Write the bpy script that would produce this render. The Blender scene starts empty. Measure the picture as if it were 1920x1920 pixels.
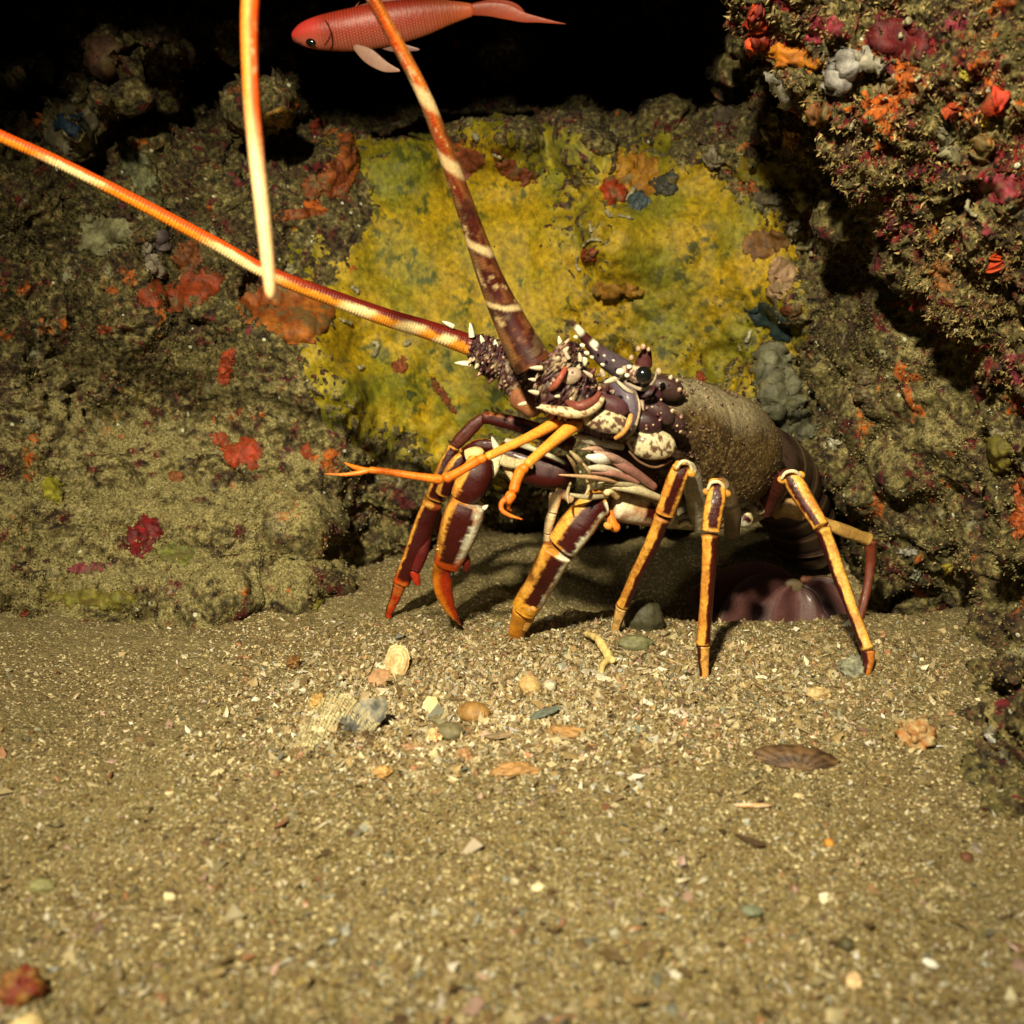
import bpy, math, random
import numpy as np
from mathutils import Vector
from mathutils.bvhtree import BVHTree

R = math.radians
scene = bpy.context.scene
rng = np.random.default_rng(7)
random.seed(7)

# ------------------------------------------------------------------ camera, world, sun, exposure
PITCH = R(12.0)
CAM = np.array([0.0, 0.0, 0.20])
TANH = 0.52
cam_d = bpy.data.cameras.new("camera")
cam = bpy.data.objects.new("camera", cam_d)
scene.collection.objects.link(cam)
cam.location = CAM
cam.rotation_euler = (math.pi / 2 - PITCH, 0, 0)
cam_d.sensor_width = 36
cam_d.lens = 18 / TANH
cam_d.clip_start = 0.005
cam_d.clip_end = 60
cam_d.dof.use_dof = True
cam_d.dof.focus_distance = 0.575
cam_d.dof.aperture_fstop = 10.0
scene.camera = cam

SUN_EL, SUN_AZ = R(40), R(-20)      # azimuth: where the light comes from, measured from straight behind the camera (minus = left)
sun_from = Vector((math.sin(SUN_AZ) * math.cos(SUN_EL), -math.cos(SUN_AZ) * math.cos(SUN_EL), math.sin(SUN_EL)))
w = bpy.data.worlds.new("World")
scene.world = w
w.use_nodes = True
nt = w.node_tree
sky = nt.nodes.new("ShaderNodeTexSky")
sky.sky_type = 'NISHITA'
sky.sun_disc = False
sky.sun_elevation = SUN_EL
sky.sun_rotation = math.atan2(sun_from.x, sun_from.y)
sky.dust_density = 4.0
nt.links.new(sky.outputs[0], nt.nodes["Background"].inputs[0])
nt.nodes["Background"].inputs[1].default_value = 0.006
sd = bpy.data.lights.new("sun", 'SUN')
sun = bpy.data.objects.new("sun", sd)
scene.collection.objects.link(sun)
sd.energy = 0.25
sd.angle = R(3.0)
sd.color = (1.0, 0.88, 0.60)
sun.location = sun_from * 3
sun.rotation_euler = sun_from.to_track_quat('Z', 'Y').to_euler()

# the diver's flash that lit the photograph: one warm spot lamp above and left of the camera
fd = bpy.data.lights.new("diver_flash", 'SPOT')
flash = bpy.data.objects.new("diver_flash", fd)
scene.collection.objects.link(flash)
fd.energy = 53.0
fd.color = (1.0, 0.88, 0.61)
fd.spot_size = R(70); fd.spot_blend = 1.0
fd.shadow_soft_size = 0.022
flash.location = (-0.15, -0.16, 0.60)
flash.rotation_euler = (Vector(flash.location) - Vector((0.03, 0.56, 0.10))).to_track_quat('Z', 'Y').to_euler()

scene.view_settings.view_transform = 'Standard'
scene.view_settings.look = 'None'
scene.view_settings.exposure = 0.40
scene.view_settings.gamma = 1
scene.render.engine = 'CYCLES'
scene.cycles.max_bounces = 5
scene.cycles.use_denoising = True

# ------------------------------------------------------------------ helpers
def rays(px, py):
    u = (np.asarray(px, float) - 960) / 960 * TANH
    v = (960 - np.asarray(py, float)) / 960 * TANH
    u, v = np.broadcast_arrays(u, v)
    c, s = math.cos(PITCH), math.sin(PITCH)
    return np.stack([u, c + v * s, -s + v * c], -1)

def at(px, py, Y):
    d = rays(px, py)
    return CAM + d * (np.asarray(Y, float) / d[..., 1])[..., None]

def psz(Y):
    return Y * TANH / 960

def hsh(ix, iy, iz, seed):
    h = (ix.astype(np.uint32) * np.uint32(374761393) + iy.astype(np.uint32) * np.uint32(668265263)
         + iz.astype(np.uint32) * np.uint32(2147483647 - 1274126177) + np.uint32(seed * 974711 + 13))
    h = (h ^ (h >> np.uint32(13))) * np.uint32(1274126177)
    h = (h ^ (h >> np.uint32(15))) * np.uint32(2246822519)
    return ((h ^ (h >> np.uint32(16))) & np.uint32(0xFFFFFF)).astype(np.float32) / 8388607.5 - 1.0

def vnoise(P, scale, seed=0):
    Q = (P * scale).astype(np.float32) + np.float32(517.3)
    I = np.floor(Q)
    F = Q - I
    F = F * F * F * (F * (F * 6 - 15) + 10)
    I = I.astype(np.int64)
    x, y, z = I[..., 0], I[..., 1], I[..., 2]
    fx, fy, fz = F[..., 0], F[..., 1], F[..., 2]
    r = 0
    for dz in (0, 1):
        wz = fz if dz else 1 - fz
        for dy in (0, 1):
            wy = fy if dy else 1 - fy
            a = hsh(x, y + dy, z + dz, seed)
            b = hsh(x + 1, y + dy, z + dz, seed)
            r = r + (a + (b - a) * fx) * wy * wz
    return r

_q = [math.sin(k * 1.7 + .4) for k in range(3)]
ROT = np.array([[.36, .48, -.8], [-.8, .60, 0.0], [.48, .64, .60]])
def fbm(P, scale, octv=4, seed=0, gain=0.5):
    r, a, t = 0, 1.0, 0
    P = P @ ROT
    for o in range(octv):
        r = r + a * vnoise(P, scale * 2.03 ** o, seed + o * 17)
        P = P @ ROT
        t += a
        a *= gain
    return r / t * 1.6

def smooth(a, b, x):
    t = np.clip((x - a) / (b - a), 0, 1)
    return t * t * (3 - 2 * t)

def lerp(a, b, t):
    return a + (b - a) * t

def build(name, V, F, mats, cols=None, parent=None, matidx=None, smooth_sh=True, attrs=None, origin=None):
    """one mesh object out of numpy arrays; F is (n,3) or (n,4) or a list of both"""
    V = np.asarray(V, np.float32)
    if origin is not None:
        V = V - np.asarray(origin, np.float32)
    Fl = F if isinstance(F, list) else [F]
    Fl = [np.asarray(f, np.int32) for f in Fl if len(f)]
    me = bpy.data.meshes.new(name)
    nl = sum(f.size for f in Fl)
    nf = sum(len(f) for f in Fl)
    me.vertices.add(len(V)); me.vertices.foreach_set("co", V.ravel())
    me.loops.add(nl); me.loops.foreach_set("vertex_index", np.concatenate([f.ravel() for f in Fl]))
    me.polygons.add(nf)
    tot = np.concatenate([np.full(len(f), f.shape[1], np.int32) for f in Fl])
    st = np.concatenate([[0], np.cumsum(tot)[:-1]]).astype(np.int32)
    me.polygons.foreach_set("loop_start", st)
    me.polygons.foreach_set("loop_total", tot)
    me.polygons.foreach_set("use_smooth", np.full(nf, smooth_sh, bool))
    for m in (mats if isinstance(mats, (list, tuple)) else [mats]):
        me.materials.append(m)
    if matidx is not None:
        me.polygons.foreach_set("material_index", np.asarray(matidx, np.int32))
    if cols is not None:
        c = np.ones((len(V), 4), np.float32); c[:, :3] = cols
        ca = me.color_attributes.new("Col", 'FLOAT_COLOR', 'POINT')
        ca.data.foreach_set("color", c.ravel())
    for k, v in (attrs or {}).items():
        a = me.attributes.new(k, 'FLOAT', 'POINT')
        a.data.foreach_set("value", np.asarray(v, np.float32).ravel())
    me.update(calc_edges=True)
    me.validate()
    o = bpy.data.objects.new(name, me)
    scene.collection.objects.link(o)
    if origin is not None:
        o.location = origin
    if parent is not None:
        o.parent = parent
        if origin is None:
            o.matrix_parent_inverse = parent.matrix_world.inverted() if parent.type != 'EMPTY' else o.matrix_parent_inverse
    return o

def tag(o, label=None, cat=None, group=None, kind=None):
    if label: o["label"] = label
    if cat: o["category"] = cat
    if group: o["group"] = group
    if kind: o["kind"] = kind
    return o

def gridfaces(nr, nc, wrap=False):
    i, j = np.meshgrid(np.arange(nr - 1), np.arange(nc if wrap else nc - 1), indexing='ij')
    a = i * nc + j
    b = i * nc + (j + 1) % nc
    return np.stack([a, b, b + nc, a + nc], -1).reshape(-1, 4)

# ------------------------------------------------------------------ materials
class NT:
    def __init__(s, name):
        s.m = bpy.data.materials.new(name); s.m.use_nodes = True
        s.t = s.m.node_tree
        s.b = s.t.nodes["Principled BSDF"]
    def n(s, typ, ins=None, **kw):
        nd = s.t.nodes.new(typ)
        for k, v in kw.items(): setattr(nd, k, v)
        for k, v in (ins or {}).items(): s.set(nd.inputs[k], v)
        return nd
    def set(s, inp, v):
        if isinstance(v, bpy.types.NodeSocket): s.t.links.new(v, inp)
        elif isinstance(v, (tuple, list)) and len(v) == 3 and inp.type == 'RGBA': inp.default_value = (*v, 1)
        else: inp.default_value = v
    def co(s): return s.n("ShaderNodeNewGeometry").outputs["Position"]
    def noise(s, scale, detail=4, rough=.55, off=0.0, dist=0.0, vec=None):
        v = s.n("ShaderNodeVectorMath", {0: vec or s.co(), 1: (off, off * .7, -off)}, operation='ADD').outputs[0]
        return s.n("ShaderNodeTexNoise", {"Vector": v, "Scale": scale, "Detail": detail, "Roughness": rough, "Distortion": dist}).outputs["Fac"]
    def step(s, x, lo, hi):
        return s.n("ShaderNodeMapRange", {0: x, 1: lo, 2: hi}, interpolation_type='SMOOTHSTEP').outputs[0]
    def mix(s, f, a, b, bt='MIX'):
        nd = s.n("ShaderNodeMix", None, data_type='RGBA', blend_type=bt)
        s.set(nd.inputs[0], f); s.set(nd.inputs[6], a); s.set(nd.inputs[7], b)
        return nd.outputs[2]
    def math(s, op, a, b=0.0):
        return s.n("ShaderNodeMath", {0: a, 1: b}, operation=op).outputs[0]
    def attr(s, name, out="Fac"): return s.n("ShaderNodeAttribute", None, attribute_name=name).outputs[out]
    def bump(s, h, dist, strength=1.0):
        nd = s.n("ShaderNodeBump", {"Height": h, "Distance": dist, "Strength": strength})
        s.t.links.new(nd.outputs[0], s.b.inputs["Normal"])

def rock_material(name, warm=0.0):
    s = NT(name)
    f = s.noise(210, 9, .68, 3.1)
    c = s.mix(s.step(f, .36, .50), (.009, .007, .003), (.085, .070, .022))
    c = s.mix(s.step(f, .50, .64), c, (.27, .225, .085))
    # brown turf and maroon coralline crust in patches
    c = s.mix(s.step(s.noise(48, 8, .72, 11), .50, .57), c, s.mix(s.step(f, .4, .62), (.010, .006, .004), (.085, .055, .022)))
    mar = s.step(s.noise(62, 9, .74, 23, .4), .555 - .035 * warm, .60 - .035 * warm)
    c = s.mix(mar, c, s.mix(s.step(f, .4, .6), (.022, .002, .003), (.12 + .08 * warm, .012, .014)))
    pk = s.step(s.noise(33, 8, .7, 41), .64 - .05 * warm, .67 - .05 * warm)
    c = s.mix(pk, c, s.mix(s.step(f, .4, .6), (.06, .006, .012), (.24, .035, .05)))
    org = s.step(s.noise(29, 7, .66, 57, .3), .61 - .04 * warm, .655 - .04 * warm)
    c = s.mix(org, c, s.mix(s.step(f, .35, .62), (.12, .022, .003), (.50, .12, .012)))
    yel = s.step(s.noise(24, 6, .7, 77), .68, .72)
    c = s.mix(yel, c, (.20, .18, .012))
    pale = s.step(s.noise(38, 7, .7, 91), .61, .68)
    c = s.mix(s.math('MULTIPLY', pale, .7), c, (.34, .33, .20))
    # olive sediment lying where the attribute says so and on upward faces
    nz = s.n("ShaderNodeSeparateXYZ", {0: s.n("ShaderNodeNewGeometry").outputs["Normal"]}).outputs[2]
    sed = s.math('ADD', s.math('MULTIPLY', nz, .55), s.attr("sed"))
    sed = s.math('ADD', sed, s.math('MULTIPLY', s.math('SUBTRACT', s.noise(95, 8, .72, 131), .5), 3.0))
    sedc = s.mix(s.step(s.noise(700, 4, .6, 7), .38, .66), (.115, .098, .034), (.36, .305, .125))
    c = s.mix(s.step(sed, .48, .95), c, sedc)
    # tiny white shells and worm tubes
    vo = s.n("ShaderNodeTexVoronoi", {"Vector": s.co(), "Scale": 150.0})
    rnd = s.n("ShaderNodeSeparateColor", {0: vo.outputs["Color"]}).outputs[0]
    sp = s.math('MULTIPLY', s.math('LESS_THAN', vo.outputs["Distance"], .20), s.math('GREATER_THAN', rnd, .93))
    c = s.mix(sp, c, (.55, .55, .40))
    s.set(s.b.inputs["Base Color"], c)
    s.set(s.b.inputs["Roughness"], s.step(s.noise(80, 4, .6, 9), .2, .5))
    s.b.inputs["Roughness"].default_value = .8
    s.b.inputs["Specular IOR Level"].default_value = .35
    s.bump(s.noise(900, 6, .7, 5), .0009, .8)
    return s.m

def col_material(name, rough=.5, spec=.4, var=.25, vscale=400, bumpd=.0003, bscale=900, coat=0.0):
    s = NT(name)
    n = s.noise(vscale, 5, .6, 2)
    k = s.n("ShaderNodeMapRange", {0: n, 1: .3, 2: .7, 3: 1 - var, 4: 1 + var}).outputs[0]
    hv = s.n("ShaderNodeHueSaturation", {"Color": s.attr("Col", "Color"), "Value": k})
    s.set(s.b.inputs["Base Color"], hv.outputs[0])
    s.b.inputs["Roughness"].default_value = rough
    s.b.inputs["Specular IOR Level"].default_value = spec
    s.b.inputs["Coat Weight"].default_value = coat
    s.b.inputs["Coat Roughness"].default_value = .15
    if bumpd: s.bump(s.noise(bscale, 4, .6, 8), bumpd, .8)
    return s.m

M_rock = rock_material("reef_rock", 0.0)
M_rock_warm = rock_material("encrusted_rock", 1.0)
M_shell = col_material("lobster_shell", .36, .30, .34, 900, .00028, 2000, .05)
M_dull = col_material("lobster_silty_shell", .6, .35, .5, 1300, .0005, 1700)
M_stone = col_material("pebble_stone", .55, .4, .30, 500, .0004, 1200)
M_grain = col_material("shell_sand_grain", .45, .5, .15, 600, 0, 900)
M_turf = col_material("turf_algae", .8, .15, .2, 300, 0)
M_sponge = col_material("sponge_crust", .6, .35, .30, 420, .0007, 700)

def sand_material():
    s = NT("sand")
    vo = s.n("ShaderNodeTexVoronoi", {"Vector": s.co(), "Scale": 900.0, "Randomness": 1.0})
    rc = s.n("ShaderNodeSeparateColor", {0: vo.outputs["Color"]})
    c = s.mix(rc.outputs[0], (.12, .085, .032), (.26, .195, .08))
    c = s.mix(s.math('GREATER_THAN', rc.outputs[1], .90), c, (.68, .58, .32))
    c = s.mix(s.math('LESS_THAN', rc.outputs[1], .07), c, (.05, .035, .018))
    big = s.noise(14, 5, .6, 3)
    c = s.mix(s.step(big, .42, .62), c, s.mix(.5, c, (.20, .165, .065)))
    s.set(s.b.inputs["Base Color"], c)
    s.b.inputs["Roughness"].default_value = .7
    h = s.math('ADD', s.math('MULTIPLY', vo.outputs["Distance"], -1.0), s.noise(1500, 4, .6, 4))
    s.bump(h, .0008, .9)
    return s.m
M_sand = sand_material()

# ------------------------------------------------------------------ sand
def ground_flat(px, py, z=0.0):
    d = rays(px, py)
    return CAM + d * ((z - CAM[2]) / d[..., 2])[..., None]
MC = ground_flat(1330, 1215); MC2 = ground_flat(1000, 1215); PT = np.array([.175, .695, 0])
def G(x, y, fine=False):
    x = np.asarray(x, float); y = np.asarray(y, float)
    P = np.stack([x, y, np.zeros_like(x)], -1)
    z = .0055 * np.exp(-(((x - MC[0]) / .10) ** 2 + ((y - MC[1]) / .045) ** 2))
    z = z + .004 * np.exp(-(((x - MC2[0]) / .09) ** 2 + ((y - MC2[1]) / .04) ** 2))
    z = z - .060 * np.exp(-(((x - PT[0]) / .13) ** 2 + ((y - PT[1]) / .06) ** 2) ** 1.5)
    z = z - .050 * np.exp(-(((x - .095) / .075) ** 2 + ((y - .705) / .055) ** 2) ** 1.5)  # hollow added so the sand under the body falls into shade
    z = z + .005 * fbm(P, 9, 3, 5)
    if fine:
        z = z + .0022 * fbm(P, 60, 4, 9) + .0008 * fbm(P, 420, 3, 13)
    return z
def ground(px, py, lift=0.0):
    z = 0.0
    for _ in range(8):
        p = ground_flat(px, py, z)
        z = float(G(p[0], p[1]))
    p[2] = z + lift
    return p

ys = [.12]
while ys[-1] < 1.25: ys.append(ys[-1] + max(.00045, ys[-1] * .0016))
ys = np.array([-4, -2, -1, -.5, -.2, 0, .06] + ys + [1.6, 2.5, 5])
xs = np.linspace(-.62, .62, 1000)
xs = np.concatenate([[-6, -3, -1.5, -.9], xs, [.9, 1.5, 3, 6]])
gx, gy = np.meshgrid(xs, ys)
gz = G(gx, gy, True)
sand = build("seabed_sand", np.stack([gx, gy, gz], -1).reshape(-1, 3), gridfaces(*gx.shape), M_sand)
tag(sand, "coarse tan shell sand floor in front of the cave", "sand", kind="structure")

# ------------------------------------------------------------------ reef wall: one star shaped cave surface
CP = np.array([
 # top recess
 (-300,-300,1.35),(0,-100,1.25),(0,60,1.10),(250,-50,1.15),(300,90,.92),(480,60,.98),(800,-80,1.35),(800,60,1.15),(1050,-80,1.4),(1080,60,1.2),(1250,60,1.15),
 (1400,-100,1.3),(1400,120,.88),(1700,0,.80),(2000,0,.78),(60,170,.88),(100,260,.76),(300,200,.84),(500,200,.86),(640,235,.85),(850,235,.87),(1050,225,.87),(1250,215,.84),(500,110,1.1),(650,165,1.15),(850,160,1.25),(1050,155,1.25),(1250,140,1.15),
 # yellow sponge wall
 (540,430,.78),(520,520,.775),(600,330,.80),(750,300,.83),(950,300,.84),(1120,300,.83),(1300,300,.80),(1450,300,.76),(600,470,.79),(750,480,.81),(950,480,.82),(1060,480,.80),(1150,470,.765),(1180,590,.80),(1300,480,.78),
 (1420,470,.76),(700,650,.79),(850,700,.80),(1000,700,.81),(1300,650,.79),(1200,780,.80),(800,860,.765),(950,890,.755),(1100,900,.76),(850,950,.775),(960,950,.79),(760,900,.75),(1230,900,.78),
 # left
 (-200,400,.68),(0,400,.71),(200,400,.74),(380,380,.76),(480,480,.74),(0,600,.69),(200,600,.72),(400,600,.74),(560,640,.72),(620,740,.70),(-200,700,.64),(0,720,.68),(200,740,.72),(400,740,.725),
 (560,830,.70),(0,870,.655),(200,880,.68),(400,880,.69),(560,900,.68),(-200,1000,.61),(0,1000,.615),(200,1000,.635),(400,1000,.645),(560,1000,.65),(-200,1160,.59),(0,1140,.598),(200,1150,.600),(400,1150,.602),(560,1140,.612),(620,1100,.64),
 (700,960,.74),(680,1060,.72),(740,1040,.78),(880,1010,.88),(980,1000,.88),(700,1150,.70),(900,1100,.88),(1050,1050,.92),(1200,1050,.98),(1350,1050,1.0),(1450,1100,.98),(1540,1000,.98),(1510,940,.90),
 (0,1300,.57),(400,1300,.6),(900,1300,.9),
 # right
 (1400,620,.77),(1470,700,.745),(1480,800,.74),(1540,560,.70),(1600,400,.615),(1530,260,.68),(1550,700,.70),(1600,800,.665),(1660,600,.625),(1750,700,.60),(1850,600,.545),(1750,480,.57),(1900,500,.54),
 (1560,870,.665),(1620,940,.645),(1655,1010,.635),(1700,900,.62),(1800,850,.575),(1900,850,.52),(1660,1080,.64),(1720,1040,.61),(1800,1050,.56),(1900,1050,.50),
 (1600,1090,.90),(1660,1170,.86),(1740,1130,.64),(1800,1200,.552),(1850,1290,.478),(1900,1250,.45),(1880,1380,.412),(1850,1420,.415),(1920,1480,.366),(1960,1380,.38),(2000,900,.46),(2050,1200,.40),(2050,1500,.34),(2300,1000,.36),(2300,1500,.32),(1750,1300,.60),
 (2100,400,.52),(2300,400,.5),(-600,600,.62),(-600,1200,.62),(-900,1000,.60),(2700,1000,.28),(2700,400,.4),(-900,0,.8),(2700,-300,.7),
], float)
def base_depth(px, py):
    num = np.zeros(px.shape); den = np.zeros(px.shape)
    for cx, cy, Y in CP:
        d2 = (px - cx) ** 2 + (py - cy) ** 2 + 35 ** 2
        wgt = 1 / d2 ** 1.75
        num += wgt * Y; den += wgt
    return num / den
lx = np.arange(-1000, 2801, 10.0); ly = np.arange(-700, 1641, 10.0)
LX, LY = np.meshgrid(lx, ly)
LD = base_depth(LX, LY)
def depth_at(px, py):
    fx = np.clip((px + 1000) / 10, 0, len(lx) - 1.001); fy = np.clip((py + 700) / 10, 0, len(ly) - 1.001)
    i = fx.astype(int); j = fy.astype(int); a = fx - i; b = fy - j
    return (LD[j, i] * (1 - a) * (1 - b) + LD[j, i + 1] * a * (1 - b) + LD[j + 1, i] * (1 - a) * b + LD[j + 1, i + 1] * a * b)

def blob2(px, py, cx, cy, rx, ry):
    return np.exp(-(((px - cx) / rx) ** 2 + ((py - cy) / ry) ** 2))

STEP = 2.3
wx = np.concatenate([np.arange(-960, -60, 25), np.arange(-60, 1980, STEP), np.arange(1985, 2780, 25)])
wy = np.concatenate([np.arange(-680, -40, 20), np.arange(-40, 1500, STEP), np.arange(1505, 1630, 20)])
WX, WY = np.meshgrid(wx, wy)
D0 = depth_at(WX, WY)
Q2 = np.stack([WX / 100, WY / 100, WX * 0], -1)
D0 = D0 + .28 * smooth(330, 170, WY) * smooth(30, 90, WY) * np.clip(fbm(Q2, .55, 4, 19, .6), -.55, .9) * smooth(1600, 1400, WX)
WP = at(WX, WY, D0)
def normals(P):
    du = np.gradient(P, axis=1); dv = np.gradient(P, axis=0)
    n = np.cross(dv, du)
    n /= np.linalg.norm(n, axis=-1, keepdims=True) + 1e-12
    toc = CAM - P
    return n * np.sign((n * toc).sum(-1, keepdims=True))
WN = normals(WP)
amp = np.ones(WX.shape)
ysp = np.clip(blob2(WX, WY, 830, 520, 290, 300) * 1.7, 0, 1)
ysp = np.maximum(ysp, np.clip(blob2(WX, WY, 1290, 480, 170, 170) * 1.3, 0, 1))
ledge = smooth(740, 880, WY) * smooth(740, 620, WX)
silty = np.maximum(ledge * .72, np.clip(1.3 * blob2(WX, WY, 1690, 760, 170, 260), 0, .80))
amp *= (1 - .85 * ysp) * (1 - silty)
top = smooth(330, 150, WY)
a_big = fbm(WP, 11, 2, 31); a_mid = fbm(WP, 30, 3, 37)
rid = 1 - np.abs(fbm(WP, 55, 3, 41))
fin = fbm(WP, 170, 3, 47); ffin = fbm(WP, 520, 3, 53, .6)
h = .010 * a_big * (1 - .6 * ysp) + .015 * (1 - .65 * ysp) * a_mid * (.35 + .65 * amp) + amp * (.006 * (rid - .6) + .0042 * fin) + .0013 * ffin * (.25 + .75 * amp)
h = h + silty * (.007 * fbm(WP, 22, 3, 43) + .0035 * (1 - np.abs(fbm(WP, 48, 3, 45))))
# pits and holes in the rock
pit = smooth(.50, .75, fbm(WP, 38, 2, 61))
h = h - .012 * pit * amp
edge = np.zeros(WX.shape)
WP2 = WP + WN * h[..., None]
sed = -.18 + .66 * smooth(600, 800, WY) * smooth(900, 500, WX)  # pale silt thinned on the upper wall to stand in for dimmer light
sed = sed + .75 * blob2(WX, WY, 1690, 760, 190, 280) - .15 * smooth(500, 200, WY) - .35 * smooth(1780, 1900, WX)
wall = build("reef_wall", WP2.reshape(-1, 3), gridfaces(*WX.shape), M_rock, attrs={"sed": sed})
tag(wall, "dark cave wall of encrusted rock behind the lobster", "rock wall", kind="structure")

# unseen roof, added with its lip set to shade the back of the cave
rx_, ry_ = np.meshgrid(np.linspace(-1.6, 1.6, 160), np.linspace(0, 1, 90))
FRONT = .30
def roof_sheet(dz, fr):
    P = np.stack([rx_, FRONT - fr + ry_ * 1.9, np.full_like(rx_, .0)], -1)
    e = fbm(P * [1, 0, 0], 7, 4, 71) * .03
    P[..., 1] += e * (1 - ry_)
    P[..., 2] = .512 + dz + .022 * fbm(P, 14, 4, 73) + .3 * np.clip(P[..., 1] - 1.0, 0, 2)
    return P
lo = roof_sheet(0, 0); hi = roof_sheet(.35, 0.0)
nv = lo.size // 3; nr_, nc_ = rx_.shape
fa = gridfaces(nr_, nc_); fb = gridfaces(nr_, nc_)[:, ::-1] + nv
j = np.arange(nc_ - 1)
front = np.stack([j, j + nv, j + 1 + nv, j + 1], -1)
roof = build("shade_roof", np.concatenate([lo.reshape(-1, 3), hi.reshape(-1, 3)]), np.concatenate([fa, fb, front]), M_rock, attrs={"sed": np.zeros(2 * nv)})
tag(roof, "unseen rock roof above the picture, added to shade the back of the cave", "rock roof", kind="structure")

# overhanging boulder, upper right
nu, nvv = 1500, 900
th, ph = np.meshgrid(np.linspace(0, 2 * np.pi, nu, endpoint=False), np.linspace(.02, np.pi - .02, nvv))
S = np.stack([np.sin(ph) * np.cos(th), np.sin(ph) * np.sin(th), np.cos(ph)], -1)
major = np.array([.555, 0, -.832]); minor = np.array([.832, 0, .555]); dpt = np.array([0, 1.0, 0])
# poles point away from the camera plane: local z = major axis
BC = at(1975, 10, .555)
BR = (.134, .090, .262)
def pw(v, e): return np.sign(v) * np.abs(v) ** e
BP = BC + S[..., 0:1] * BR[0] * minor + S[..., 1:2] * BR[1] * dpt + S[..., 2:3] * BR[2] * major
BN = S[..., 0:1] / BR[0] * minor + S[..., 1:2] / BR[1] * dpt + S[..., 2:3] / BR[2] * major
BN /= np.linalg.norm(BN, axis=-1, keepdims=True)
hb = .016 * fbm(BP, 14, 2, 81) + .009 * fbm(BP, 34, 3, 83) + .006 * (1 - np.abs(fbm(BP, 60, 3, 85)) - .6) + .0038 * fbm(BP, 180, 3, 87) + .0016 * fbm(BP, 560, 3, 89, .6)
hb = hb - .008 * smooth(.45, .75, fbm(BP, 42, 2, 91))
BP2 = BP + BN * hb[..., None]
boulder = build("overhanging_boulder", BP2.reshape(-1, 3), gridfaces(nvv, nu, True), M_rock_warm, attrs={"sed": np.full(nu * nvv, .12)})
tag(boulder, "overhanging boulder crusted in maroon, orange and white growth, upper right", "boulder")

# ------------------------------------------------------------------ ray helper for draped growth
def sub_bvh(P, k, wrap=False):
    Q = P[::k, ::k]
    f = gridfaces(Q.shape[0], Q.shape[1], wrap)
    return BVHTree.FromPolygons([tuple(v) for v in Q.reshape(-1, 3).tolist()], f.tolist())
i0, i1 = np.searchsorted(wx, -100), np.searchsorted(wx, 2020)
j0, j1 = np.searchsorted(wy, -60), np.searchsorted(wy, 1490)
bvh_wall = sub_bvh(WP2[j0:j1, i0:i1], 3)
bvh_boul = sub_bvh(BP2, 4, True)
def hit(px, py, which="any"):
    d = Vector(rays(px, py)); c = Vector(CAM)
    best = None
    for nm, b in (("wall", bvh_wall), ("boulder", bvh_boul)):
        if which not in ("any", nm): continue
        loc, nor, idx, dist = b.ray_cast(c, d.normalized())
        if loc is not None and (best is None or dist < best[2]):
            if nor.dot(d) > 0: nor = -nor
            best = (loc, nor, dist, nm)
    return best

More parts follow.
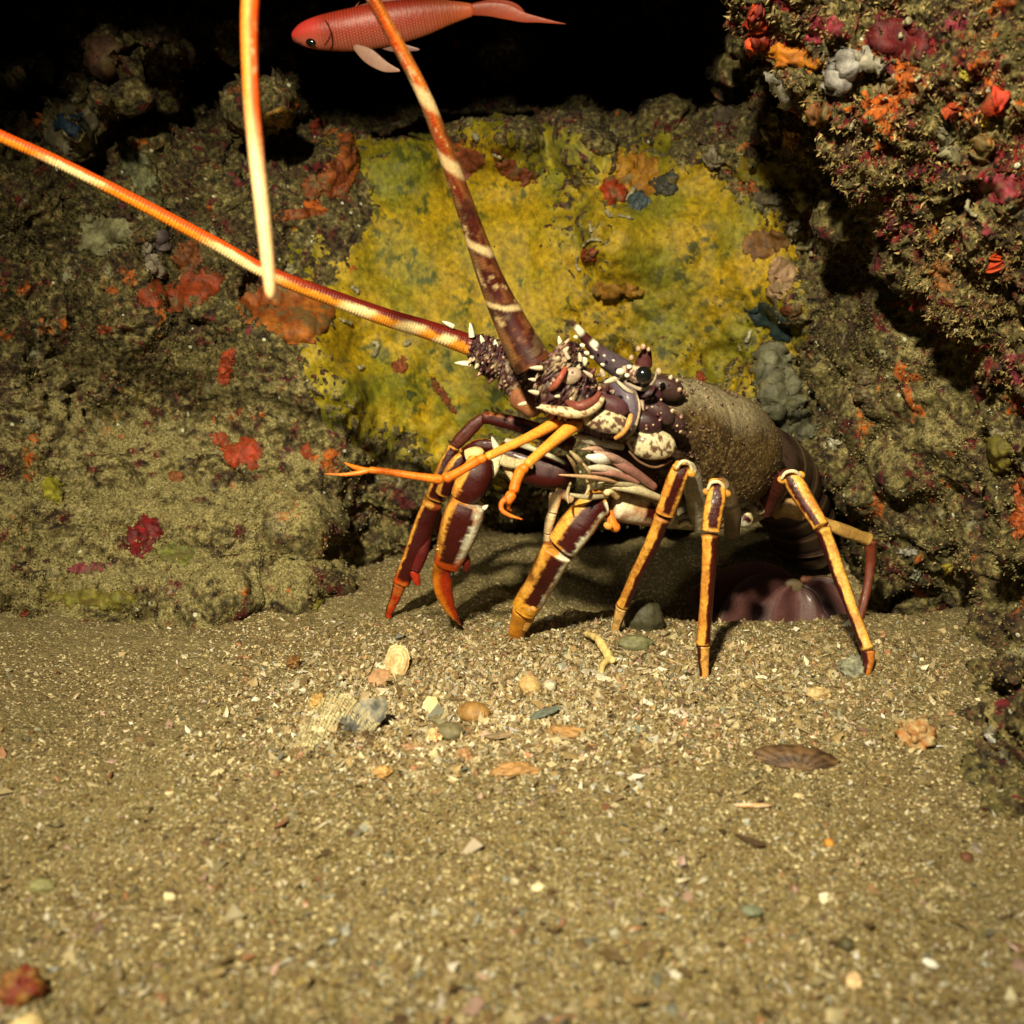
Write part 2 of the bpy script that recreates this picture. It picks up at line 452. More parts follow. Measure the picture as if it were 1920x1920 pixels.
def crust(name, label, cat, cx, cy, rx, ry, rot, thick, col, col2=None, ragged=.35, lump=.3, n=46, seed=0, group=None, mat=None, holes=0.0, which=None, spots=None):
    """a growth that follows the rock under it: irregular outline, rounded rim, own thickness"""
    mat = mat or M_sponge
    thick *= .42; ragged *= 1.3
    if spots is None:
        col = tuple(.62 * v for v in col)
        if col2: col2 = tuple(.62 * v for v in col2)
    h0 = hit(cx, cy, which or "any")
    if h0 is None: return None
    nm = which or h0[3]
    nx = n; ny = max(10, int(n * min(2.5, max(.4, ry / rx))))
    U, Vv = np.meshgrid(np.linspace(-1.45, 1.45, nx), np.linspace(-1.45, 1.45, ny))
    c, s_ = math.cos(rot), math.sin(rot)
    X = cx + U * rx * c - Vv * ry * s_; Yp = cy + U * rx * s_ + Vv * ry * c
    pts = np.zeros(U.shape + (3,)); ok = np.ones(U.shape, bool); nr = np.zeros_like(pts)
    z0 = h0[2]
    for a in range(U.shape[0]):
        for b in range(U.shape[1]):
            hh = hit(X[a, b], Yp[a, b], nm)
            if hh is None or abs(hh[2] - z0) > .10 + psz(1) * max(rx, ry) * .3: ok[a, b] = False; continue
            pts[a, b] = hh[0]; nr[a, b] = hh[1]
    for _ in range(2):   # calm the rock's finest relief so the growth bridges it
        q = pts.copy(); o = ok.astype(float)[..., None]
        acc = pts * o; wn = o.copy()
        for dy, dx in ((0, 1), (0, -1), (1, 0), (-1, 0)):
            acc += np.roll(pts * o, (dy, dx), (0, 1)); wn += np.roll(o, (dy, dx), (0, 1))
        pts = np.where(ok[..., None], acc / np.maximum(wn, 1), q)
        nr = nr + np.roll(nr, 1, 0) + np.roll(nr, -1, 0) + np.roll(nr, 1, 1) + np.roll(nr, -1, 1)
        nr /= np.linalg.norm(nr, axis=-1, keepdims=True) + 1e-9
    sc = psz(z0) * min(rx, ry)
    Q = np.stack([U * rx, Vv * ry, np.full_like(U, seed * 13.7)], -1) / min(rx, ry)
    rr = 1 - np.sqrt(U ** 2 + Vv ** 2) + ragged * fbm(Q, .9, 4, 200 + seed, .6)
    rr = rr + .22 * fbm(Q, 4.5, 4, 240 + seed, .65)
    rr = rr - 1.2 * smooth(1.18, 1.42, np.sqrt(U ** 2 + Vv ** 2))
    ok[:3] = ok[-3:] = False; ok[:, :3] = ok[:, -3:] = False
    if holes: rr = rr - holes * smooth(.25, .6, fbm(Q, 2.6, 3, 300 + seed))
    prof = np.clip(rr / .30, 0, 1) ** .7
    hgt = (thick + .0006) * prof * (1 + lump * fbm(Q, 2.2, 3, 400 + seed)) - .0030 * smooth(.04, -.12, rr) - .0004
    hgt = hgt + ((.00035 if spots is not None else .0009) * fbm(pts, 210, 3, 430, .6) + .0005 * fbm(pts, 620, 2, 435)) * np.clip(prof, 0, 1)
    P = pts + nr * hgt[..., None]
    keep = ok & (rr > -.12)
    f = gridfaces(*U.shape)
    kf = keep.reshape(-1)[f].all(1)
    f = f[kf]
    if len(f) < 6: return None
    used, inv = np.unique(f, return_inverse=True)
    P = P.reshape(-1, 3)[used]
    t = np.clip(.5 + .9 * fbm(Q, 2.8, 4, 500 + seed), 0, 1).reshape(-1)[used][:, None]
    C = np.array(col) * (1 - t) + np.array(col2 or [v * .55 for v in col]) * t
    Pw = pts.reshape(-1, 3)[used]
    C = C * (1 + .45 * fbm(Pw, 300, 3, 440))[:, None].clip(.3, 1.6)
    silt = smooth(.34, .60, fbm(Pw, 75, 4, 445 + seed, .7))[:, None] * (.75 if spots is None else .25)
    C = C * (1 - silt) + np.array((.11, .088, .032)) * silt
    if spots is not None:
        sp = smooth(.22, .50, fbm(Q, spots[3], 5, 600 + seed, .68)).reshape(-1)[used][:, None] * smooth(-.5, .15, fbm(Q, 1.6, 3, 610 + seed)).reshape(-1)[used][:, None]
        C = C * (1 - sp) + np.array(spots[:3]) * sp
    o = build(name, P, inv.reshape(-1, 4), mat, cols=C, origin=P.mean(0))
    return tag(o, label, cat, group)

# ------------------------------------------------------------------ the spiny lobster
def crom(P, n):
    """Catmull-Rom through the rows of P, n samples, parametrised by chord length"""
    P = np.asarray(P, float)
    d = np.concatenate([[0], np.cumsum(np.maximum(1e-6, np.linalg.norm(np.diff(P[:, :3], axis=0), axis=1)))])
    d /= d[-1]
    Q = np.vstack([2 * P[0] - P[1], P, 2 * P[-1] - P[-2]])
    t = np.linspace(0, 1, n)
    i = np.clip(np.searchsorted(d, t, side='right') - 1, 0, len(P) - 2)
    u = ((t - d[i]) / (d[i + 1] - d[i]))[:, None]
    a, b, c, e = Q[i], Q[i + 1], Q[i + 2], Q[i + 3]
    out = .5 * (2 * b + (c - a) * u + (2 * a - 5 * b + 4 * c - e) * u ** 2 + (3 * b - a - 3 * c + e) * u ** 3)
    out[:, 3:] = np.maximum(out[:, 3:], 1e-5)
    return out, t

class Mesh:
    def __init__(s): s.V, s.F, s.C, s.n = [], [], [], 0
    def add(s, V, F, C):
        V = np.asarray(V, float).reshape(-1, 3); C = np.broadcast_to(np.asarray(C, float), V.shape)
        s.V.append(V); s.F.append(np.asarray(F) + s.n); s.C.append(C); s.n += len(V)
    def done(s, name, mat, parent=None, origin=None):
        tri = [f for f in s.F if f.shape[1] == 3]; qd = [f for f in s.F if f.shape[1] == 4]
        Fl = ([np.concatenate(qd)] if qd else []) + ([np.concatenate(tri)] if tri else [])
        V = np.concatenate(s.V)
        o = build(name, V, Fl, mat, cols=np.concatenate(s.C), origin=origin)
        if parent is not None: o.parent = parent
        return o

def px3(pts):
    """(px,py,Y,r[,flat]) rows -> world x,y,z,r_across,r_depth"""
    out = []
    for p in pts:
        w_ = at(p[0], p[1], p[2]); r = p[3] * psz(p[2]) * 1.02
        out.append([*w_, r, r * (p[4] if len(p) > 4 else 1.0)])
    return np.array(out)

def tube(M, pts, colf, n=48, seg=26, disp=None, world=False, cap=True, straight=False, cr=.8, sq=0.0):
    P = np.asarray(pts, float) if world else px3(pts)
    if straight:
        d = np.concatenate([[0], np.cumsum(np.linalg.norm(np.diff(P[:, :3], axis=0), axis=1))]); d /= d[-1]
        t = np.linspace(0, 1, n); C = np.stack([np.interp(t, d, P[:, k]) for k in range(5)], 1)
    else:
        C, t = crom(P, n)
    c = C[:, :3]
    T = np.gradient(c, axis=0); T /= np.linalg.norm(T, axis=1, keepdims=True) + 1e-12
    toc = CAM - c; toc /= np.linalg.norm(toc, axis=1, keepdims=True)
    N = toc - (toc * T).sum(1, keepdims=True) * T
    N /= np.linalg.norm(N, axis=1, keepdims=True) + 1e-9
    B = np.cross(T, N)
    a = np.linspace(0, 2 * np.pi, seg, endpoint=False)
    tt, aa = np.meshgrid(t, a, indexing='ij')
    ra = C[:, 3][:, None]; rd = C[:, 4][:, None]
    k = np.ones_like(tt)
    if cap:
        L = np.sum(np.linalg.norm(np.diff(c, axis=0), axis=1))
        s0 = tt * L / np.maximum(1e-6, C[0, 3]); s1 = (1 - tt) * L / max(1e-6, C[-1, 3])
        k = np.sqrt(np.clip(1 - (1 - np.clip(s0 / cr, 0, 1)) ** 2, 0, 1)) * np.sqrt(np.clip(1 - (1 - np.clip(s1 / cr, 0, 1)) ** 2, 0, 1))
        k = .02 + .98 * k
    dsp = 0.0
    ca_, sa_ = np.cos(aa), np.sin(aa)
    if sq:
        q_ = (np.abs(ca_) ** (2 + sq) + np.abs(sa_) ** (2 + sq)) ** (-1 / (2 + sq)); ca_, sa_ = ca_ * q_, sa_ * q_
    # columns: depth axis N, sideways axis B
    V = c[:, None] + N[:, None] * (ca_ * rd * k)[..., None] + B[:, None] * (sa_ * ra * k)[..., None]
    On = N[:, None] * np.cos(aa)[..., None] + B[:, None] * np.sin(aa)[..., None]
    if disp is not None:
        dsp = disp(tt, aa, V) if disp.__code__.co_argcount == 3 else disp(tt, aa)
        V = V + On * (np.asarray(dsp) * k)[..., None]
    col = colf(tt, aa, V) if callable(colf) else np.broadcast_to(np.asarray(colf, float), V.shape)
    f = gridfaces(n, seg, True)
    ends = [V[0].mean(0), V[-1].mean(0)]
    base = n * seg
    j = np.arange(seg)
    f0 = np.stack([np.full(seg, base), (j + 1) % seg, j], 1)
    f1 = np.stack([np.full(seg, base + 1), (n - 1) * seg + j, (n - 1) * seg + (j + 1) % seg], 1)
    VV = np.concatenate([V.reshape(-1, 3), np.array(ends)]); CC = np.concatenate([col.reshape(-1, 3), col[0, :1], col[-1, :1]])
    M.add(VV, f, CC)
    M.add(VV[[base, *range(seg)]], np.stack([np.zeros(seg, int), 1 + (j + 1) % seg, 1 + j], 1), CC[[base, *range(seg)]])
    last = [(n - 1) * seg + q for q in range(seg)]
    M.add(VV[[base + 1, *last]], np.stack([np.zeros(seg, int), 1 + j, 1 + (j + 1) % seg], 1), CC[[base + 1, *last]])
    return V, On, col

def mixc(a, b, t):
    a = np.asarray(a, float); b = np.asarray(b, float)
    return a + (b - a) * np.asarray(t)[..., None]

YEL = (.76, .36, .055); CRM = (.78, .68, .40); MAR = (.042, .004, .003); ORG = (.72, .15, .006); RED = (.45, .025, .004)
WHT = (.78, .74, .55); PUR = (.085, .060, .075); BRN = (.115, .075, .034); DRK = (.020, .010, .008)

def leg_col(c0=-.45, c1=.5, t0=.06, t1=.94, side=YEL, other=CRM, tipc=None, tip=.15, edge=.12, seedn=0, hot=None):
    """a maroon panel between s=c0 and s=c1 (s: -1 right edge .. +1 left edge), the side colour left of it and the other right"""
    def f(t, a, V):
        s = np.sin(a); nz = fbm(V, 160, 3, 700 + seedn) * .11 + fbm(V, 600, 2, 710) * .06
        s = s + nz
        base = mixc(other, side, smooth(.5 * (c0 + c1) - .1, .5 * (c0 + c1) + .1, s))
        if tipc is not None: base = mixc(base, tipc, smooth(1 - tip * 2, 1 - tip * .6, t + nz * .3))
        tn = t + nz * .12
        m = smooth(c0 - edge, c0 + edge * .3, s) * smooth(c1 + edge, c1 - edge * .3, s) * smooth(t0 - .02, t0 + .03, tn) * smooth(t1 + .03, t1 - .02, tn)
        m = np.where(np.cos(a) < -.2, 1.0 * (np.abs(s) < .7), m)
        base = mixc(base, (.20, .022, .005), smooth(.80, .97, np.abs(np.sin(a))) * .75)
        base = base * (1 - .40 * smooth(.10, .6, fbm(V, 420, 3, 731)))[..., None]
        base = mixc(base, (.40, .13, .02), .6 * smooth(.15, .5, fbm(V, 110, 3, 733)))
        c = mixc(base, MAR, m)
        c = mixc(c, np.array(RED) * .8, .0 * t)
        c = mixc(c, (.10, .03, .01), .8 * smooth(.975, .995, t) + .8 * smooth(.02, .004, t))
        return c
    return f

def plain(c1, c2=None, freq=0.0, seedn=0, amt=.5):
    def f(t, a, V):
        k = np.clip(.5 + fbm(V, 200, 3, 800 + seedn) * .7, 0, 1) * amt
        return mixc(c1, c2 if c2 is not None else np.array(c1) * .5, k)
    return f

def lump(ampl, fr, seed=0):
    return lambda tt, aa: ampl * fbm(np.stack([tt * fr * .1, np.cos(aa) * fr * .03, np.sin(aa) * fr * .03], -1), 10, 3, seed)

body = Mesh()
def beads(M, V, On, n, size, cols, tsel=(0, 1), front=True, longer=1.0, seed=0, jit=.5):
    r_ = np.random.default_rng(seed)
    nt_, na = V.shape[:2]
    out = 0
    for _ in range(n * 6):
        if out >= n: break
        i = int(r_.uniform(*tsel) * (nt_ - 1)); j_ = r_.integers(na)
        p = V[i, j_]; q = On[i, j_]
        if front and np.dot(CAM - p, q) < -.1 * np.linalg.norm(CAM - p): continue
        sz = size * (1 + jit * r_.normal() * .6); sz = max(sz, size * .35)
        c = cols[r_.integers(len(cols))]
        sz *= .78; spike(M, p, q, sz, sz * longer * r_.uniform(.8, 1.4), c, r_)
        out += 1
def spike(M, p, q, rad, hgt, c, r_=None, lean=None, tipc=None):
    q = np.array(q, float)
    if lean is not None: q = q + np.array(lean)
    q /= np.linalg.norm(q) + 1e-9
    u = np.cross(q, [.3, .5, .8]); u /= np.linalg.norm(u); v = np.cross(q, u)
    k = 7; a = np.linspace(0, 2 * np.pi, k, endpoint=False)
    prof = [(-.3, 1.0), (.25, .92), (.6, .62), (.85, .33), (1.0, .06)]
    V = []; C = []
    for hh, rr in prof:
        V.append(p + q * hgt * hh + (np.cos(a)[:, None] * u + np.sin(a)[:, None] * v) * rad * rr)
        C.append(np.broadcast_to(mixc(c, tipc if tipc is not None else c, np.full(k, 1.0 if hh > .7 else 0.0)), (k, 3)))
    M.add(np.concatenate(V), gridfaces(len(prof), k, True), np.concatenate(C))

# --- carapace
def cara_col(t, a, V):
    n1 = fbm(V, 60, 4, 901); n2 = fbm(V, 800, 3, 903); s = np.sin(a)
    c = mixc((.085, .052, .018), (.030, .017, .007), np.clip(.5 + n1 * .9, 0, 1))
    c = mixc(c, (.17, .115, .046), smooth(.15, .6, n2) * .7)
    c = mixc(c, (.03, .018, .010), smooth(-.2, -.6, n2) * .6)
    c = mixc(c, (.035, .016, .014), smooth(.42, .12, t + .12 * n1 + .04 * n2) * smooth(-.45, .35, s + n1 * .5))       # maroon head
    # pale lower flank
    lowm = smooth(-.35, -.85, s) * np.cos(a).clip(0, 1) ** .3 * smooth(.95, .55, t)
    c = mixc(c, (.42, .36, .21), lowm * .6)
    up = smooth(.55, .95, s) * smooth(.3, .5, t)
    c = mixc(c, (.06, .045, .022), up * .7)
    rim = smooth(.93, .965, t) * smooth(1.0, .985, t)
    c = mixc(c, (.40, .20, .07), rim * .8)
    return c
def cara_disp(tt, aa, V):
    g = np.clip(fbm(V, 520, 2, 905), 0, 1)
    groove = np.exp(-((tt - .50 - .05 * np.sin(aa)) / .012) ** 2) * .0007
    return .00055 * g + .0016 * fbm(V, 90, 3, 907) * smooth(.5, .2, tt) - groove
CA = [(1140,790,.535,18,1.0),(1165,785,.540,62,.95),(1210,795,.551,90,.95),(1262,812,.567,106,1.0),(1312,838,.582,115,1.0),(1348,850,.592,112,1.0),(1376,860,.600,100,1.0),(1396,868,.606,82,1.0),(1406,873,.609,58,1.0),(1409,876,.610,25,1.0)]
cv, con, _ = tube(body, CA, cara_col, n=260, seg=380, disp=cara_disp, cap=False)
beads(body, cv, con, 900, .00042, [(.12,.08,.04),(.06,.035,.02),(.17,.12,.06),(.05,.03,.015)], (.30, .90), seed=1, longer=1.0)
beads(body, cv, con, 110, .0010, [(.05,.02,.02),(.14,.08,.05),(.06,.03,.03),(.24,.16,.10)], (.08, .38), seed=2, longer=1.3)
r_c = np.random.default_rng(5)
for _ in range(90):
    i = int(r_c.uniform(.22, .62) * 259); j_ = r_c.integers(380)
    if np.dot(CAM - cv[i, j_], con[i, j_]) < 0: continue
    spike(body, cv[i, j_], con[i, j_], r_c.uniform(.0006, .0012), r_c.uniform(.0015, .0032), (.09,.045,.03), lean=[-.9, -.3, .3], tipc=(.30,.20,.11))
# rim of the carapace and the branchiostegal groove behind the cheek
# cheek bulge, cream with brown dots
def dots(c1, c2, sc, thr=.28, seed=0):
    def f(t, a, V):
        return mixc(c1, c2, smooth(thr - .06, thr + .10, fbm(V, sc, 2, 930 + seed)))
    return f
def ell(M, px_, py_, Y, rx2, ry2, rd, rot, colf, n=44, seg=40, disp=None):
    c, s_ = math.cos(rot), math.sin(rot)
    pts = []
    for k in np.linspace(-1, 1, 13):
        rr = math.sqrt(max(0.0, 1 - k * k))
        pts.append((px_ + k * rx2 * c, py_ + k * rx2 * s_, Y, max(.3, ry2 * rr), rd))
    return tube(M, pts, colf, n, seg, disp, cap=False)
v_, o_, _ = ell(body, 1222, 833, .508, 47, 29, .75, .12, dots((.52,.45,.27), (.11,.055,.03), 520, .22), disp=lambda tt, aa: 0 * tt)
tube(body, [(1178,845,.500,2),(1200,866,.503,2.2),(1230,876,.508,2.2),(1262,862,.516,2)], (.20,.11,.06), 30, 8)
# head mounds over the cheek
for (x, y, Y, a_, b_, rot, c) in [(1213,792,.506,30,21,.4,(.045,.017,.018)),(1236,772,.508,34,18,.6,(.07,.035,.035)),(1205,765,.512,20,16,.3,(.42,.28,.19)),(1262,790,.512,26,14,.5,(.055,.028,.024)),(1218,742,.516,26,18,.2,(.050,.018,.020)),(1250,728,.530,34,22,.35,(.06,.03,.025)),(1180,722,.518,24,14,-.3,(.09,.06,.07))]:
    v_, o_, _ = ell(body, x, y, Y, a_, b_, .8, rot, plain(c, tuple(np.array(c) * .4), seedn=int(x)), 22, 22)
    beads(body, v_, o_, 9, .0011, [(.55,.40,.25),(.10,.035,.035),(.30,.16,.12)], seed=int(y), longer=1.4)
# mauve plate edge sweeping from below the eye to the cheek, with its pale rims
def plate(pts, cm, ce, n=40, seg=20):
    return tube(body, pts, lambda t, a, V: mixc(cm, ce, smooth(.72, .95, np.abs(np.sin(a)))), n, seg)
plate([(1128,716,.514,6,.6),(1152,722,.510,15,.6),(1174,742,.505,20,.6),(1183,772,.502,17,.6),(1176,800,.502,12,.6),(1160,816,.503,7,.6)], (.085,.062,.085), (.30,.20,.14))
tube(body, [(1192,738,.503,2),(1199,760,.501,2.6),(1196,785,.500,2.6),(1188,806,.500,3),(1172,824,.500,2)], plain((.46,.36,.22),(.22,.13,.08)), 30, 8)
tube(body, [(1162,706,.508,3),(1185,724,.504,4),(1210,730,.503,3.5),(1226,714,.506,2.5),(1232,694,.512,2)], plain((.36,.29,.2),(.14,.08,.06)), 34, 10)
tube(body, [(1150,708,.508,2.5),(1172,728,.502,4),(1188,738,.502,3)], plain((.5,.44,.3),(.2,.1,.08)), 24, 8)
# eye stalk and eye socket
tube(body, [(1166,696,.512,12),(1188,700,.505,16),(1204,703,.500,20)], dots((.50,.42,.28), (.12,.03,.03), 700, .1, 3), 24, 24)
for k, (x, y, r_) in enumerate([(1163,697,8),(1180,688,5),(1176,704,5)]):
    ell(body, x, y, .500, r_, r_ * .8, .9, 0, WHT, 14, 14)
# horns: long supraorbital spine with white beads, the squat one above the eye
def horncol(t, a, V):
    c = mixc((.095,.070,.085), (.05,.012,.012), smooth(.45, .75, t) )
    band = smooth(.80, .84, t) * smooth(.93, .90, t) + smooth(.62, .65, t) * smooth(.72, .69, t) * (np.sin(a) > -.2)
    return mixc(mixc(c, WHT, np.clip(band, 0, 1)), (.03,.012,.01), smooth(.94, .98, t))
v_, o_, _ = tube(body, [(1196,716,.520,20),(1165,692,.515,20),(1135,672,.510,17),(1112,650,.507,12),(1094,630,.505,8.5),(1080,612,.503,5.5),(1069,598,.502,.8)], horncol, 60, 20)
for i_, (x, y, r_, hg) in enumerate([(1092,648,4.5,7),(1100,662,4.5,7),(1110,670,3.5,6),(1095,675,6,8),(1079,632,4,5),(1130,684,3.5,6),(1118,656,2.5,4),(1133,667,2.5,4),(1150,676,2.5,4)]):
    p = at(x, y, .500); spike(body, p, np.array([-.7, -.6, .3]), r_ * psz(.5), hg * psz(.5), WHT)
v_, o_, _ = tube(body, [(1204,692,.522,19),(1208,676,.520,15),(1211,662,.518,10.5),(1210,651,.517,7)], plain((.10,.028,.028), (.05,.015,.015)), 24, 20)
for (x, y, r_) in [(1197,654,5),(1206,650,5),(1184,671,5),(1172,683,4),(1216,655,4),(1235,697,6)]:
    ell(body, x, y, .512, r_, r_ * 1.2, .9, 0, plain((.50,.36,.22), (.28,.13,.08)), 12, 12)

# --- near antennal peduncle: three heavy joints set with spines
SPC = [(.50,.42,.28), (.08,.03,.03), (.40,.28,.16), (.05,.018,.018), (.14,.07,.05), (.30,.16,.12), (.12,.03,.03), (.55,.35,.22), (.09,.03,.035)]
def pedcol(k):
    def f(t, a, V):
        n1 = fbm(V, 130, 4, 950 + k); n2 = fbm(V, 500, 3, 955 + k)
        c = mixc((.055,.018,.018), (.30,.21,.12), smooth(.05, .45, n1))
        return mixc(c, (.02,.009,.009), smooth(.1, .5, n2) * .8)
    return f
def joint(pts, k, nb, size=.0014, longer=1.8, n=70, seg=44):
    v_, o_, _ = tube(body, pts, pedcol(k), n, seg, disp=lump(.0022, 40, 960 + k))
    beads(body, v_, o_, nb, size, SPC, seed=20 + k, longer=longer)
    return v_, o_
joint([(1215,770,.540,30),(1165,778,.520,50,.8),(1120,770,.510,52,.8),(1085,760,.505,40,.8)], 1, 70, .0013)
joint([(1105,752,.508,36,.8),(1070,738,.500,54,.8),(1040,720,.497,50,.8),(1022,702,.497,36,.8)], 2, 75)
joint([(1060,715,.500,34,.8),(1040,692,.497,46,.8),(1022,676,.497,40,.8)], 3, 55)
joint([(1090,690,.515,22),(1062,672,.510,30),(1040,655,.508,20)], 4, 40, .0013)
# pale scalloped rims between the joints and the spotted cheek of the basal joint
tube(body, [(1010,762,.487,5),(1045,770,.484,9),(1085,774,.483,11),(1115,762,.484,10),(1132,742,.487,6)], dots((.60,.47,.26), (.20,.08,.04), 600, .25, 4), 40, 14)
tube(body, [(1060,752,.488,4),(1085,762,.482,10),(1112,752,.483,8),(1126,734,.486,4)], plain((.20,.055,.035), (.10,.03,.03)), 30, 14)
v_, o_, _ = ell(body, 1135, 790, .490, 50, 21, .8, .22, dots((.55,.47,.27), (.10,.045,.03), 560, .18, 5), 44, 40)
ell(body, 1148, 760, .492, 34, 18, .8, .35, plain((.06,.02,.022), (.12,.05,.06)), 30, 30)
tube(body, [(1152,823,.492,4),(1166,812,.489,6),(1178,795,.488,6),(1184,775,.490,4)], (.62,.30,.08), 24, 10)
tube(body, [(1030,732,.486,3),(1042,722,.482,6),(1052,706,.481,6),(1062,688,.484,4)], plain((.36,.06,.03), (.25,.12,.08)), 24, 10)
ell(body, 1072, 705, .487, 20, 15, .6, -.5, plain((.34,.26,.17), (.14,.05,.05)), 24, 24)
for (x, y, dx, dz, L, wd) in [(1010,690,-1,.05,18,7),(1004,736,-.9,.25,15,7),(1024,765,-1,.1,20,6),(982,757,-.8,-.1,12,6),(1000,712,-1,.2,10,5),(1088,672,-.2,.9,12,7),(1064,668,-.5,.9,14,6),(1105,703,-.7,.5,16,6),(1148,713,-.5,-.1,22,9),(1046,743,-.8,0,8,5),(1130,700,-.3,.6,12,7)]:
    p = at(x, y, .486); spike(body, p, [dx, -.5, dz], wd * psz(.486) * .72, L * psz(.486) * 1.1, (.62,.54,.38))
for q in range(46):                # beads strewn over the front of the joints
    t_ = rng.uniform(); x = lerp(1000, 1150, t_) + rng.normal() * 18; y = lerp(690, 775, t_) + rng.normal() * 26
    p = at(x, y, .494 + abs(y - lerp(690, 775, t_)) * .0002)
    spike(body, p, [-.3, -1, .2], rng.uniform(2, 4.2) * psz(.49), rng.uniform(3, 7) * psz(.49), SPC[rng.integers(len(SPC))])
# --- far antennal peduncle
joint([(1040,735,.545,34),(1000,722,.548,36),(965,700,.552,38),(940,690,.555,26)], 5, 60, .0013)
joint([(955,695,.553,28),(925,672,.555,33),(898,655,.556,26),(880,646,.557,20)], 6, 80, .0011)
for (x, y, dx, dz, L, wd) in [(875,682,-1,.1,18,6),(852,606,-.9,.3,0,6),(845,610,-.9,.45,14,5),(884,625,-.1,1,16,6),(905,640,-.3,.9,10,5),(930,648,-.2,1,9,5),(948,722,-.8,-.3,12,6),(900,700,-.7,-.5,9,4),(922,712,-.6,-.6,9,4),(1050,642,-.2,.9,10,5)]:
    if L: p = at(x, y, .55); spike(body, p, [dx, -.3, dz], wd * psz(.55), L * psz(.55) * 1.3, WHT if wd > 4 else (.1,.04,.03))
tube(body, [(960,740,.545,20),(985,752,.540,22),(1010,770,.532,20)], plain((.34,.13,.05), (.08,.03,.03)), 24, 20)

# --- mouthparts
MP = [((1170,838),(1110,826),(1075,816),9,(.62,.58,.42),.505),((1165,828),(1120,822),(1082,812),6,(.30,.14,.10),.508),
      ((1150,862),(1125,860),(1098,856),10,(.80,.78,.68),.500),((1190,880),(1150,858),(1112,846),7,(.40,.24,.18),.503),((1230,915),(1180,880),(1140,862),9,(.30,.14,.11),.508),
      ((1175,892),(1130,878),(1095,878),7,(.62,.50,.36),.500),((1165,905),(1110,895),(1046,890),4,(.55,.33,.17),.497),((1200,905),(1150,888),(1100,885),6,(.42,.20,.15),.502),
      ((1220,925),(1170,905),(1120,905),9,(.45,.38,.22),.510),((1240,935),(1190,918),(1130,912),8,(.62,.54,.32),.512),((1100,880),(1085,862),(1068,845),5,(.55,.42,.22),.496),
      ((1085,895),(1075,870),(1062,852),4,(.36,.24,.12),.497),((1150,850),(1120,842),(1090,842),5,(.50,.30,.20),.504),((1110,905),(1105,885),(1092,868),4,(.50,.38,.20),.498),
      ((1140,930),(1100,932),(1060,925),5,(.50,.42,.25),.503),((1070,905),(1064,925),(1066,945),3,(.5,.38,.2),.498),((1100,900),(1104,915),(1096,930),3,(.5,.38,.2),.498)]
for k, (a_, b_, c_, r_, cc, Y) in enumerate(MP):
    tube(body, [(*a_, Y + .012, r_ * .8), (*b_, Y, r_ * 1.05), (*c_, Y - .003, r_ * .35)], plain(cc, tuple(np.array(cc) * .45), seedn=k), 26, 14)
tube(body, [(1110,850,.530,26),(1160,870,.535,38),(1210,900,.548,38)], plain((.12,.07,.05), (.03,.015,.01)), 40, 24)   # dark mouth behind them

# --- underside and leg bases
tube(body, [(1130,905,.560,16),(1180,925,.562,34),(1250,945,.572,44),(1330,950,.590,44),(1400,945,.607,38),(1450,930,.622,26)], plain((.40,.35,.22), (.14,.09,.05)), 60, 34)
tube(body, [(1260,962,.548,27),(1215,956,.538,31),(1170,950,.530,30),(1142,946,.524,24)], leg_col(-.55, .35, .34, .56, CRM, (.66,.58,.42), seedn=3), 60, 30)
tube(body, [(1140,956,.520,7),(1150,985,.518,10),(1160,990,.520,9)], plain(ORG, YEL), 16, 12)
for (x, y, Y, r_) in [(1395,972,.585,18),(1420,950,.595,15)]:
    tube(body, [(x - 12, y - 12, Y, r_ * .7), (x, y, Y, r_), (x + 14, y + 10, Y, r_ * .5)], leg_col(-.3, .3, .1, .8, WHT, CRM), 24, 20)
tube(body, [(1345,985,.585,10),(1362,968,.582,14),(1385,952,.585,10)], leg_col(-.2, .5, .1, .8, CRM, WHT), 24, 18)
tube(body, [(1270,985,.560,8),(1285,974,.556,13),(1305,982,.560,9)], leg_col(-.3, .3, .2, .7, CRM, WHT), 24, 16)

# --- legs.  every joint of every leg: (px,py,Y,r) along it
def seg(pts, colf, n=76, sg=44, bump=.00022, straight=False):
    return tube(body, pts, colf, n, sg, disp=(lambda tt, aa, V: bump * (np.clip(fbm(V, 700, 2, 970), 0, 1) + 1.2 * fbm(V, 110, 2, 972)) + .0004 * (smooth(.08, .02, tt) + smooth(.92, .98, tt))) if bump else None, straight=straight, cr=.28, sq=.7)
def knuckle(x, y, Y, r_, c=YEL, c2=(.3, .1, .02)):
    ell(body, x, y, Y, r_, r_ * .8, .9, .5, plain(c, c2, seedn=int(x)), 14, 14)
# front leg on the near side (foot between the claws and the thin legs)
seg([(1133,940,.520,24),(1112,950,.518,29),(1085,982,.517,33),(1064,1010,.518,32),(1052,1024,.519,30)], leg_col(-.62, .34, .08, .92, YEL, WHT, seedn=11))
seg([(1050,1026,.520,31),(1036,1050,.523,30),(1014,1092,.532,27),(996,1122,.540,27),(984,1140,.545,25)], leg_col(-.60, .26, .05, .76, YEL, WHT, tipc=(.78,.36,.03), tip=.2, seedn=12))
seg([(984,1138,.545,22),(977,1160,.551,19),(970,1180,.556,17),(966,1196,.560,13)], plain((.60,.24,.02), (.30,.10,.01), seedn=2), 30, 22)
seg([(996,1140,.543,9),(992,1160,.545,9),(984,1182,.549,5)], plain((.66,.36,.08), (.3,.14,.03)), 20, 14)
for (x, y, r_) in [(1146,918,9),(1140,986,9),(1000,1142,7)]: knuckle(x, y, .512, r_)
seg([(1158,930,.518,8),(1146,920,.512,8),(1133,925,.508,8)], plain(CRM, YEL), 16, 12)
